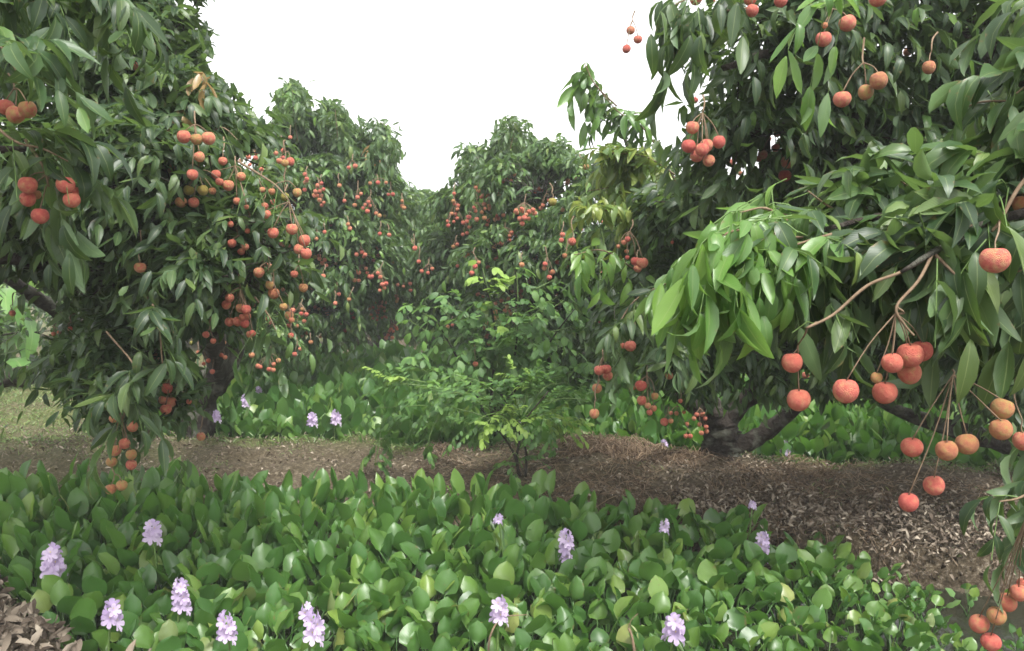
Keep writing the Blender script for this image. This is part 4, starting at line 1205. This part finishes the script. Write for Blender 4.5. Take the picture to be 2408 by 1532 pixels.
# banana clump seen under the left tree
rng = np.random.default_rng(95)
b = gp(20, 905)
rb = root('banana_plant', b, 'bright green banana plant glimpsed under the left tree at the picture edge', 'banana plant')
tr = Tris(); tube(tr, [b, b + [0.02, 0, 0.5], b + [0.05, 0, 0.9]], [0.09, 0.07, 0.05], 10, sub=4); child('stem', tr, M['stalk'], rb)
V, T, uv = blade(np.linspace(0, 1, 12), 0.16 * np.sin(np.pi * np.clip(np.linspace(0.02, 1, 12), 0, 1)) ** 0.6, [0] * 12, fold=0.02, wave=0.03, side_t=(-1, -.5, 0, .5, 1), seed=2)
BAN = [(bend(V, 1.2), T, uv)]
bx, by, bY = [40, 70, 20, -20, 60, 30, 90, 10, 50, 10], [690, 720, 740, 700, 790, 830, 770, 670, 850, 790], b[1]
for x, y in zip(bx, by):
    q = P(x, y, bY - rng.uniform(0, .4))
    d = nrm(np.array([rng.uniform(-.6, 1), -rng.uniform(0.2, 1), rng.uniform(-.5, .5)]))
    f = leaf_frames(q[None] - d[None] * 0.3, d[None], (UP + 0.5 * rng.normal(size=3))[None], np.array([rng.uniform(.6, .9)]))
    leaf_objects(rb, f, M['banana'], BAN, 'banana', rng)
    tr = Tris(); tube(tr, [b + [0.05, 0, 0.85], 0.5 * (b + [0.05, 0, 1.0] + f['base'][0]) + UP * .1, f['base'][0]], [0.02, 0.015, 0.01], 6, sub=3); child('leaf_stalk', tr, M['stalk'], rb)

# ------------------------------------------------------------------ more orchard behind, each tree with its own trunk and crown
for k, (x, Y, h, col, what) in enumerate([(-7.5, 15, 2.6, 'leaf_far', 'distant lychee tree behind the banana plant at the far left'), (-4.2, 14, 2.5, 'leaf', 'distant dark lychee tree behind the big left tree'), (-1.2, 17, 1.9, 'leaf_far', 'distant lychee tree beyond the forked trunk left of centre'),
                                          (2.2, 15, 2.1, 'leaf', 'distant lychee tree hidden low behind the round tree of the centre'), (5.2, 13, 2.6, 'leaf', 'distant dark lychee tree behind the trunk on the right ridge'), (8.4, 13, 2.8, 'leaf_far', 'distant lychee tree at the far right behind the low bough')]):
    rng = np.random.default_rng(200 + k)
    r = root('lychee_tree', (x, Y, 0.17), what, 'tree', 'lychee trees of the row far behind')
    tr = Tris(); tube(tr, [(x, Y, .15), (x + .05, Y, .5), (x, Y, 1.2)], [.15, .12, .08], 10, rough=.15, rng=rng, sub=4); child('trunk', tr, M['bark'], r)
    for q in range(4):
        a = q * 1.57 + rng.random()
        tr = Tris(); tube(tr, [(x, Y, .5), (x + .7 * math.cos(a), Y + .7 * math.sin(a), 1.1), (x + 1.3 * math.cos(a), Y + 1.3 * math.sin(a), 1.7)], [.09, .06, .03], 7, sub=3); child('branch', tr, M['bark'], r)
    pos = []
    for q in range(10):
        c = np.array([x + rng.uniform(-1.5, 1.5), Y + rng.uniform(-1, 1), h * rng.uniform(.35, .72)])
        v = nrm(rng.normal(size=(80, 3))); rad = rng.uniform(.6, .9) * np.array([1, 1, .75])
        pos.append((c + v * rad * rng.uniform(.6, 1, (80, 1)), v))
    p = np.concatenate([a for a, _ in pos]); v = np.concatenate([c for _, c in pos])
    ok = p[:, 2] > 0.45; p, v = p[ok], v[ok]
    f, _ = shoots(p, nrm(v + .4 * UP), rng, 4, 6, 0.22, 0.17)
    f = cull(f, rng, True, fruit=False)
    tr = Tris(); bake(tr, f, LO, rng)
    child('crown', tr, M[col], r, 'stuff')

# ------------------------------------------------------------------ water hyacinth leaves: rounded blade on a stalk
def hyac_leaf(seed, h=1.0, rows=7, cols=5, sides=5, lod=False):
    """leaf of unit height; blade about 0.3 wide"""
    r = np.random.default_rng(seed)
    lean = r.uniform(0.10, 0.42)
    tr = Tris()
    bt = np.array([0, lean, 0.70])
    pts = [np.array([0, 0, -0.05]), np.array([0, lean * 0.25, 0.3]), np.array([0, lean * 0.65, 0.55]), bt]
    tube(tr, pts, [0.022, 0.018, 0.012, 0.010] if not lod else [0.02, 0.015, 0.012, 0.01], 3 if lod else sides, sub=1 if lod else 2)
    nst = tr.n
    t = np.linspace(0, 1, rows)
    prof = np.array([np.interp(x, [0, 0.06, 0.2, 0.4, 0.6, 0.8, 0.93, 1], [0.02, 0.62, 0.95, 1.0, 0.92, 0.67, 0.31, 0.0]) for x in t])
    W = r.uniform(0.145, 0.20)
    L = r.uniform(0.33, 0.43)
    el0 = r.uniform(0.85, 1.65)               # blade elevation at its base
    cv = r.uniform(-0.7, 0.5)                 # recurve of the tip
    cup = r.uniform(0.3, 1.35) * (1 if r.random() < 0.75 else -0.7)
    asy = r.uniform(-0.25, 0.25)
    us = np.linspace(-1, 1, cols)
    V, uv = [], []
    y, z = bt[1], bt[2]
    for k in range(rows):
        e = el0 + cv * t[k]
        if k:
            y += math.cos(e) * L / (rows - 1); z += math.sin(e) * L / (rows - 1)
        nx = np.array([0, -math.sin(e), math.cos(e)])
        for u_ in us:
            a = u_ * cup
            xx = W * prof[k] * (math.sin(a) / cup)
            dd = W * prof[k] * (1 - math.cos(a)) / cup + 0.012 * r.normal() * abs(u_) + asy * 0.1 * u_ * t[k] * prof[k]
            V.append(np.array([xx, y, z]) + nx * dd)
            uv.append((0.5 + u_ * 0.5, t[k]))
    T = []
    for k in range(rows - 1):
        for q in range(cols - 1):
            p = k * cols + q
            T.append((p, p + 1, p + cols))
            if k < rows - 2: T.append((p + 1, p + cols + 1, p + cols))
    tr.add(np.array(V), np.array(T), np.array(uv))
    return tr


HY = [hyac_leaf(300 + k) for k in range(12)]
HYM = [t_.mesh('leaf', M['hyacinth']) for t_ in HY]
HYY = [HY[k].mesh('leaf', M['hyac_yellow']) for k in (1, 5, 8)]
HLO = [hyac_leaf(300 + k, rows=5, cols=3, lod=True) for k in range(8)]


def plant_h(x, y):
    b = np.interp(y, [2.7, 3.1, 3.6, 4.2, 4.7], [0.23, 0.28, 0.34, 0.42, 0.44])
    return b * np.interp(x, [-1.5, 0.2, 1.2, 1.75], [0.94, 0.82, 0.66, 0.42])


def hyacinth(x, y, rng, label, group, name='water_hyacinth', h=None, nl=None):
    r = root(name, (x, y, 0.0), label, 'water plant', group)
    H = h if h else plant_h(x, y)
    nl = nl or int(rng.integers(7, 10))
    a0 = rng.random() * 6.28
    for k in range(nl):
        a = a0 + k * 2.4 + rng.normal() * 0.2
        s_ = H * rng.uniform(0.78, 1.15) * (0.82 if k > 5 else 1)
        wd = np.clip(0.275 / s_, 0.66, 1.22)  # blades keep their size when stalks are short
        yellow = rng.random() < (0.015 if y > 3.3 else 0.08)
        me = HYY[rng.integers(3)] if yellow else HYM[rng.integers(len(HYM))]
        mt = Matrix.Translation((0.02 * math.sin(-a), 0.02 * math.cos(a), 0)) @ Matrix.Rotation(a, 4, 'Z') @ Matrix.Rotation(rng.normal() * 0.12 - 0.05, 4, 'X') @ Matrix.Rotation(rng.normal() * 0.15, 4, 'Y') @ Matrix.Diagonal((s_ * wd * 1.0, s_ * wd, s_, 1))
        put('leaf', me, r, mt)
    return r


# florets: six petals, the upper one with a yellow eye
def petal_tris():
    tr = Tris()
    V, T, uv = blade([0, 0.35, 0.75, 1], [0.05, 0.2, 0.27, 0.08], [0, 0.05, 0.04, -0.06], fold=0.03, seed=4)
    for k in range(6):
        a = k * math.pi / 3
        c, s_ = math.cos(a), math.sin(a)
        W = V.copy(); W[:, 0] *= 1.25 if k == 0 else 0.95
        tilt = 0.45
        y = W[:, 1] * math.cos(tilt); z = W[:, 2] + W[:, 1] * math.sin(tilt)
        X = W[:, 0] * c - y * s_; Y = W[:, 0] * s_ + y * c
        tr.add(np.stack([X, Y, z], 1), T, uv)
    return tr


FLT = petal_tris()
FLM = FLT.mesh('floret', M['petal'])
EYE = mesh_from('eye', np.array([(-.05, .3, .24), (.05, .3, .24), (0, .42, .28), (0, .2, .2)]), np.array([(0, 1, 2), (0, 3, 1)]), mat=M['eye'])


def flower_spike(r, base, top, height, wid, rng, lod=False):
    """spike of florets; base is the foot of the stalk, top the spike's upper end, world coordinates"""
    loc = np.array(r.location)
    tr = Tris(); tube(tr, [base, 0.5 * (base + top) + rng.normal(size=3) * 0.01, top], [0.006, 0.005, 0.003], 5, sub=3)
    st = child('flower_spike', tr, M['stalk'], r)
    ax = nrm(top - base)
    n = max(5, int(10 * height / 0.08))
    big = Tris()
    for k in range(n):
        fr = (k + 0.5) / n
        a = k * 2.4
        p = top - ax * height * (1 - fr)
        od = np.array([math.cos(a), math.sin(a), 0.15 + 0.9 * max(0, fr - 0.6)])
        od = nrm(od)
        R = wid * 0.5 * (1 - 0.25 * fr) * rng.uniform(.85, 1.1)
        q = p + od * R * 0.35
        side = nrm(np.cross(UP, od)); u2 = np.cross(od, side)
        if lod:
            V = np.concatenate(FLT.v) * R
            W = q + V[:, :1] * side + V[:, 1:2] * u2 + V[:, 2:] * od
            big.add(W, np.concatenate(FLT.t), np.concatenate(FLT.u), rng.random())
        else:
            mt = Matrix(((side[0] * R, u2[0] * R, od[0] * R, q[0] - loc[0]), (side[1] * R, u2[1] * R, od[1] * R, q[1] - loc[1]), (side[2] * R, u2[2] * R, od[2] * R, q[2] - loc[2]), (0, 0, 0, 1)))
            put('floret', FLM, st, mt)
            if (q - CAM)[1] < 5 and od[1] < 0.2:
                put('petal_spot', EYE, st, mt)
    if lod:
        child('florets', big, M['petal'], r)


rng = np.random.default_rng(400)
# px, py of the spike's middle, height px, width px, label
FLW = [(118, 1330, 62, 50, 'tall dense lilac spike at the left edge above the dry leaf litter'), (357, 1258, 42, 44, 'lilac spike half hidden behind a leaf, upper left of the near bed'), (423, 1405, 66, 38, 'narrow upright lilac spike beside a glossy leaf, lower left'),
       (262, 1450, 42, 48, 'short round lilac bloom lowest on the left near the litter'), (530, 1482, 64, 50, 'large lilac spike at the bottom edge left of the twin bloom'), (718, 1442, 36, 36, 'smaller upper bloom of the twin lilac spikes at the bottom'), (738, 1480, 62, 46, 'larger lower bloom of the twin lilac spikes at the bottom'),
       (1172, 1224, 18, 24, 'tiny lilac bloom peeping out in the centre of the near bed'), (1332, 1292, 68, 42, 'tall pink-lilac spike standing alone right of centre'), (1795, 1290, 60, 34, 'lilac spike behind a round leaf near the right end of the bed'), (1562, 1241, 26, 26, 'small half-open lilac bloom left of the right-hand spike'),
       (1175, 1443, 54, 42, 'lilac bloom crossed by a bare dry twig at the bottom centre'), (1590, 1487, 50, 48, 'round lilac bloom at the bottom edge right of centre'), (1770, 1190, 14, 20, 'faint lilac bud at the back of the bed beside the ridge')]
occ = []
for px, py, hh, ww, lab in FLW:
    zt = 0.36 if px < 1400 else (0.30 if px < 1700 else 0.27)
    if py < 1260: zt += 0.08
    top = G(px, py - hh / 2, zt)
    Y = top[1]
    H_ = hh / F * Y * 1.0 * rng.uniform(.9, 1.08); W_ = ww / F * Y * rng.uniform(1.0, 1.2)
    occ.append((px, py, hh, ww, Y))
    lean = rng.normal() * 0.02
    base = np.array([top[0] + lean, Y + 0.03, 0.0])
    r = hyacinth(base[0], base[1], rng, lab, 'flowering water hyacinths of the near channel', 'flowering_water_hyacinth', h=plant_h(base[0], Y) * 0.78, nl=5)
    flower_spike(r, base, top, H_, W_, rng)

# plants of the near bed: jittered hexagonal spacing
lab = 'green water hyacinth plant without flowers packed into the near channel mat'
grp = 'water hyacinth plants of the near channel'
pts = []
y = 2.5
row = 0
while y < 4.6:
    sp_ = np.interp(y, [2.7, 3.5, 4.6], [0.155, 0.17, 0.185])
    for x in np.arange(-3.2, 1.85, sp_):
        xx = x + (row % 2) * sp_ / 2 + rng.normal() * 0.03; yy = y + rng.normal() * 0.03
        if yn(xx) + 0.06 < yy < yf(xx) - 0.04 and xx < 1.72 + 0.05 * rng.normal() - 0.15 * max(0, 3.1 - yy):
            px_, py_, _ = proj(np.array([xx, yy, 0.3]))
            if -90 < px_ < 2480 and py_ < 1700: pts.append((xx, yy))
    y += sp_ * 0.86; row += 1
pts = np.array(pts)
print('hyacinth plants', len(pts))
order = np.argsort(pts[:, 1])
def blocks_flower(p):
    for (px, py, hh, ww, Y) in occ:
        q = proj(np.array([p[0], p[1], plant_h(p[0], p[1]) * 0.9]))
        if p[1] < Y - 0.02 and abs(q[0] - px) < ww * 0.5 + 30 and q[1] < py + hh * 0.5 + 5 and p[1] > Y - 0.45: return True
    return False
cnt = 0
far_extra = []
for k in order:
    if blocks_flower(pts[k]):
        if rng.random() < 0.5: hyacinth(pts[k][0], pts[k][1], rng, lab, grp, h=0.2, nl=5); cnt += 1
        continue
    x_, y_ = pts[k]
    d_back, d_front = yf(x_) - y_, y_ - yn(x_)
    if x_ > 1.3 and d_back > 0.3: z_ = 'low water hyacinth plant at the right end of the bed beside the open water'
    elif d_back < 0.32: z_ = 'water hyacinth plant at the foot of the soil ridge, ' + ('behind the lowest hanging fruit' if x_ < -1.35 else 'before the feathery shrub' if x_ < 0.7 else 'below the forked trunk')
    elif x_ < -1.2 and d_front < 0.35: z_ = 'water hyacinth plant bordering the brown dry leaves in the bottom left corner'
    elif y_ < 2.8: z_ = 'short water hyacinth plant in the nearest rows, ' + ('bottom left' if x_ < -0.5 else 'bottom centre' if x_ < 0.5 else 'bottom right')
    else:
        q_ = int(np.argmin([math.hypot((G(o_[0], o_[1], 0.3)[0]) - x_, o_[4] - y_) for o_ in occ]))
        z_ = 'flowerless water hyacinth plant closest to the ' + ['tall spike at the left edge', 'half hidden spike upper left', 'narrow upright spike lower left', 'short round bloom by the litter', 'large spike left of the twin bloom',
                                                                 'twin lilac bloom at the bottom', 'twin lilac bloom at the bottom', 'tiny lilac bloom in the centre', 'tall spike standing alone right of centre', 'spike near the right end of the bed',
                                                                 'small half-open bloom right of centre', 'bloom crossed by a dry twig', 'round bloom right of centre at the bottom', 'faint bud beside the ridge'][q_]
    if cnt < 300: hyacinth(x_, y_, rng, z_, grp); cnt += 1
    else: far_extra.append(pts[k])


def hyac_mass(name, P_, H_, rng, label, nl=6):
    """many plants baked into one mass"""
    tr = Tris()
    n = len(P_)
    which = rng.integers(0, len(HLO), (n, nl))
    for k in range(nl):
        a = rng.random(n) * 6.28
        s_ = H_ * rng.uniform(.7, 1.15, n)
        wd = np.clip(0.30 / s_, 0.7, 1.3)
        ti = rng.normal(size=n) * 0.15 - 0.05
        for t_ in range(len(HLO)):
            m = which[:, k] == t_
            if not m.any(): continue
            V = np.concatenate(HLO[t_].v); T = np.concatenate(HLO[t_].t); uv = np.concatenate(HLO[t_].u)
            N = int(m.sum())
            X = V[None, :, 0] * (s_ * wd)[m][:, None]; Y = V[None, :, 1] * (s_ * wd)[m][:, None]; Z = V[None, :, 2] * s_[m][:, None]
            ct, st = np.cos(ti[m])[:, None], np.sin(ti[m])[:, None]
            Y, Z = Y * ct - Z * st, Y * st + Z * ct
            ca, sa = np.cos(a[m])[:, None], np.sin(a[m])[:, None]
            W = np.stack([X * ca - Y * sa + P_[m][:, :1], X * sa + Y * ca + P_[m][:, 1:2], Z], -1)
            TT = (T[None] + (np.arange(N) * len(V))[:, None, None]).reshape(-1, 3)
            tr.add(W.reshape(-1, 3), TT, np.tile(uv, (N, 1)), np.repeat(rng.random(N), len(V)))
    o = put(name, tr.mesh(name, M['hyacinth']))
    return tag(o, label, 'ground cover', kind='stuff')


pp = []
for k in range(6000):
    x, y = rng.uniform(-3.3, 7.5), rng.uniform(5.2, 10.2)
    if yb(x) + 0.12 < y < yc(x) - 0.1 and x > -3.25 + 0.05 * (y - 6.5) and abs(x) < 0.72 * y + 0.4: pp.append((x, y))
pp = np.array(pp)
keep = []
cellmap = {}
for k, (x, y) in enumerate(pp):            # poisson-like thinning
    c = (int(x / 0.115), int(y / 0.115))
    if c in cellmap: continue
    cellmap[c] = 1; keep.append(k)
pp = pp[keep]
hh = np.interp(pp[:, 1] - yb(pp[:, 0]), [0, 0.5, 2, 4], [0.28, 0.40, 0.48, 0.52]) * rng.uniform(.85, 1.15, len(pp))
hyac_mass('water_hyacinth_mat', pp, hh, rng, 'mat of green water hyacinth filling the far channel behind the soil ridge')
print('far plants', len(pp))
# small floating plants on the open water at the bottom right
q = np.stack([rng.uniform(1.5, 2.2, 70), rng.uniform(2.7, 3.7, 70)], 1)
q = q[(rng.random(70) < np.interp(q[:, 0], [1.6, 2.3], [1, .25]))]
hyac_mass('floating_weed', q, np.full(len(q), 0.10), rng, 'sparse small water weed floating on the open water at the bottom right', nl=4)
if far_extra:
    fe = np.array(far_extra); hyac_mass('hyacinth_remainder', fe, plant_h(fe[:, 0], fe[:, 1]), rng, 'back rows of the near water hyacinth mat along the ridge')

for px, py, hh, ww, lab in [(508, 982, 18, 20, 'small lilac bloom at the left end of the far channel by the ridge'), (577, 946, 24, 18, 'lilac spike in the far channel left of the tall pale one'), (608, 930, 34, 14, 'tallest pale lilac spike in the far channel behind the left tree'),
                            (735, 990, 22, 22, 'lilac bloom low in the far channel below the hanging red leaves'), (790, 984, 26, 20, 'dull lilac spike in the far channel between two brighter ones'), (885, 1004, 32, 18, 'bright lilac spike in the far channel left of the feathery shrub'),
                            (1218, 995, 16, 14, 'lilac bloom seen through the feathery shrub'), (1562, 1051, 20, 18, 'white-lilac bloom at the ridge edge left of the forked trunk'), (1845, 1054, 24, 18, 'lilac spike right of the forked trunk'),
                            (1856, 1072, 14, 18, 'low lilac bloom beneath the spike right of the forked trunk'), (1016, 876, 16, 10, 'faint lilac spike far back behind the shrub leaves')]:
    top = G(px, py - hh / 2, 0.44 if py < 1000 else 0.28)
    Y = max(top[1], float(yb(top[0])) + 0.06)
    top = P(px, py - hh / 2, Y)
    r = root('flowering_water_hyacinth', (top[0], Y + .03, 0), lab, 'water plant', 'flowering water hyacinths of the far channel')
    flower_spike(r, np.array([top[0], Y + .03, 0.0]), top, hh / F * Y, ww / F * Y * 1.25, rng, lod=True)

# ------------------------------------------------------------------ litter, roots, grass
def scatter_flat(n, xr, yr, test, rng, L, tilt=0.35, lift=0.006):
    x, y = rng.uniform(*xr, n), rng.uniform(*yr, n)
    ok = test(x, y)
    x, y = x[ok], y[ok]
    z = ground_z(x, y)
    m = len(x)
    a = rng.random(m) * 6.28
    d = np.stack([np.cos(a), np.sin(a), rng.normal(size=m) * tilt], 1)
    nn = UP + rng.normal(size=(m, 3)) * tilt
    base = np.stack([x, y, z + lift + np.abs(rng.normal(size=m)) * 0.012], 1)
    return leaf_frames(base, d, nn, rng.uniform(L[0], L[1], m))


def on_ridge(x, y): return (ground_z(x, y) > 0.03) & (y > 3) & (x > -0.75 * y) & (x < 0.75 * y)


DRY = []
for k in range(4):
    V, T, uv = blade([0, 0.15, 0.4, 0.7, 0.9, 1], [0.02, 0.10, 0.17, 0.14, 0.06, 0.0], [0, 0.03, 0.05, 0.03, 0, -0.03], fold=0.14, wave=0.10, seed=20 + k, twist=1.3 * (k - 1.5))
    DRY.append((bend(V, [-1.2, 1.0, 0.6, -0.7][k]), T, uv))
rng = np.random.default_rng(500)
f = scatter_flat(42000, (-5, 5.5), (3.4, 6.8), lambda x, y: on_ridge(x, y) & (rng.random(len(x)) < np.interp(fnoise(x, y, 8), [-.5, .6], [.25, 1]) * np.interp(x, [-3, 0, 2], [.35, .8, 1])), rng, (0.014, 0.042))
tr = Tris(); bake(tr, f, DRY, rng)
tag(put('dry_leaf_litter', tr.mesh('dry_leaf_litter', M['dry'])), 'brown dry leaf litter strewn over the soil ridge', 'leaf litter', kind='stuff')
# bleached dead leaves heaped at the ridge's right foot
f = scatter_flat(9000, (0.9, 3.4), (3.5, 4.6), lambda x, y: (y > yf(x) - 0.12) & (y < yf(x) + 0.55 + .12 * fnoise(x, y, 4)), rng, (0.018, 0.052), tilt=0.7, lift=0.02)
tr = Tris(); bake(tr, f, DRY, rng)
tag(put('dead_leaf_heap', tr.mesh('dead_leaf_heap', M['dry'])), 'pale dead leaves heaped along the right foot of the ridge', 'leaf litter', kind='stuff')


def strands(name, n, xr, yr, test, rng, label, L=(0.06, 0.22), r=0.0022, lift=0.02, amp=0.5):
    x, y = rng.uniform(*xr, n), rng.uniform(*yr, n)
    ok = test(x, y); x, y = x[ok], y[ok]; m = len(x)
    z = ground_z(x, y)
    a = rng.random(m) * 6.28; LL = rng.uniform(*L, m)
    pts = []
    px_, py_ = x.copy(), y.copy()
    for k in range(5):
        pts.append(np.stack([px_, py_, ground_z(px_, py_) + 0.004 + lift * np.abs(rng.normal(size=m)) * (1 if 0 < k < 4 else .4)], 1))
        a = a + rng.normal(size=m) * amp
        px_ = px_ + np.cos(a) * LL / 4; py_ = py_ + np.sin(a) * LL / 4
    tr = Tris(); thin_lines(tr, np.stack(pts, 1), r, 3)
    tr.c[-1] = np.repeat(rng.random(m), 15)
    tag(put(name, tr.mesh(name, M['straw'])), label, 'debris', kind='stuff')


strands('dry_roots', 9000, (-0.6, 4.0), (3.6, 6.1), lambda x, y: on_ridge(x, y) & (rng.random(len(x)) < np.interp(fnoise(x, y, 18), [-.3, .7], [.1, 1])), rng, 'tangle of dried hyacinth roots and straw on the right half of the ridge')
strands('straw_pile', 1000, (0.35, 1.35), (5.2, 6.0), lambda x, y: np.hypot((x - .85) / .55, (y - 5.65) / .35) < 1, rng, 'pile of pale straw at the ridge top left of the forked trunk', L=(0.12, 0.30), r=0.003, lift=0.03)

# dry leaves of the near bank: the ones in front are single leaves
f = scatter_flat(9000, (-3.2, -0.9), (2.2, 4.1), lambda x, y: (y < yn(x) + 0.10), rng, (0.035, 0.085), tilt=0.6, lift=0.012)
vis, rest = split_visible(f, 260, 14)
bankr = root('litter_patch', (-2.0, 2.9, 0.2), 'patch of curled brown dry leaves in the bottom left corner', 'leaf litter')
leaf_objects(bankr, vis, M['dry'], DRY, 'dry', rng, 'dry_leaf')
tr = Tris(); bake(tr, rest, DRY, rng); child('dry_leaves', tr, M['dry'], bankr, 'stuff')
f = scatter_flat(2500, (-1.2, 2.2), (2.3, 3.0), lambda x, y: (y < yn(x) + 0.04), rng, (0.03, 0.065), tilt=0.6, lift=0.012)
tr = Tris(); bake(tr, f, DRY, rng)
tag(put('near_bank_litter', tr.mesh('near_bank_litter', M['dry'])), 'dry litter along the near bank at the bottom edge', 'leaf litter', kind='stuff')


def grass(name, n, xr, yr, test, rng, label, L=(0.03, 0.09), wid=0.35):
    x, y = rng.uniform(*xr, n), rng.uniform(*yr, n)
    ok = test(x, y); x, y = x[ok], y[ok]; m = len(x)
    a = rng.random(m) * 6.28; e = rng.uniform(.2, .9, m)
    f = leaf_frames(np.stack([x, y, ground_z(x, y) - .004], 1), np.stack([np.cos(a) * e, np.sin(a) * e, np.ones(m)], 1), np.stack([np.cos(a + 2.8), np.sin(a + 2.8), np.full(m, .2)], 1), rng.uniform(*L, m))
    tr = Tris(); bake(tr, f, LO[:3], rng, wid)
    tag(put(name, tr.mesh(name, M['grass'])), label, 'grass', kind='stuff')


grass('grass_fringe', 16000, (-3.4, 5), (4.9, 6.7), lambda x, y: np.abs(y - yb(x) + 0.10) < 0.10 + 0.05 * fnoise(x, y, 6), rng, 'short green grass along the far rim of the ridge')
grass('lawn_grass', 22000, (-8.5, -3.0), (5.8, 10.5), lambda x, y: (ground_z(x, y) > .1) & (fnoise(x, y, 9) > -.5), rng, 'pale grass on the flat ground under the left tree', L=(0.03, 0.07))
grass('ridge_weeds', 9000, (-4.5, 4.5), (3.7, 6.2), lambda x, y: on_ridge(x, y) & (fnoise(x * 1.5, y * 1.5, 12) > .25), rng, 'thin low weeds scattered on the ridge soil', L=(0.02, 0.05))

# bare twigs standing in the near bed
for pts, rad, lab in [(LB((1147, 1560, 2.85, .004), (1152, 1500, 2.87, .0038), (1172, 1460, 2.9, .003), (1190, 1450, 2.92, .0025), (1240, 1446, 2.95, .0015)), .004, 'bare dry twig crossing the lilac bloom at the bottom centre'),
                      (LB((1495, 1560, 2.8, .006), (1487, 1500, 2.82, .005), (1478, 1478, 2.84, .004)), .006, 'short dead stick at the bottom edge right of the crossed bloom')]:
    p, rd = pts
    r = root('dry_twig', p[0], lab, 'twig')
    tr = Tris(); tube(tr, p, rd, 6, sub=5, rng=rng, rough=.2); child('stem', tr, M['twig'], r)
    tr = Tris(); tube(tr, [p[2], p[2] + [0.01, 0.0, 0.03], p[2] + [0.035, 0.01, 0.05]], [.0022, .0016, .001], 5, sub=3); child('side_twig', tr, M['twig'], r)
print('objects', len(bpy.data.objects), 'tris', sum(len(m.polygons) for m in bpy.data.meshes))
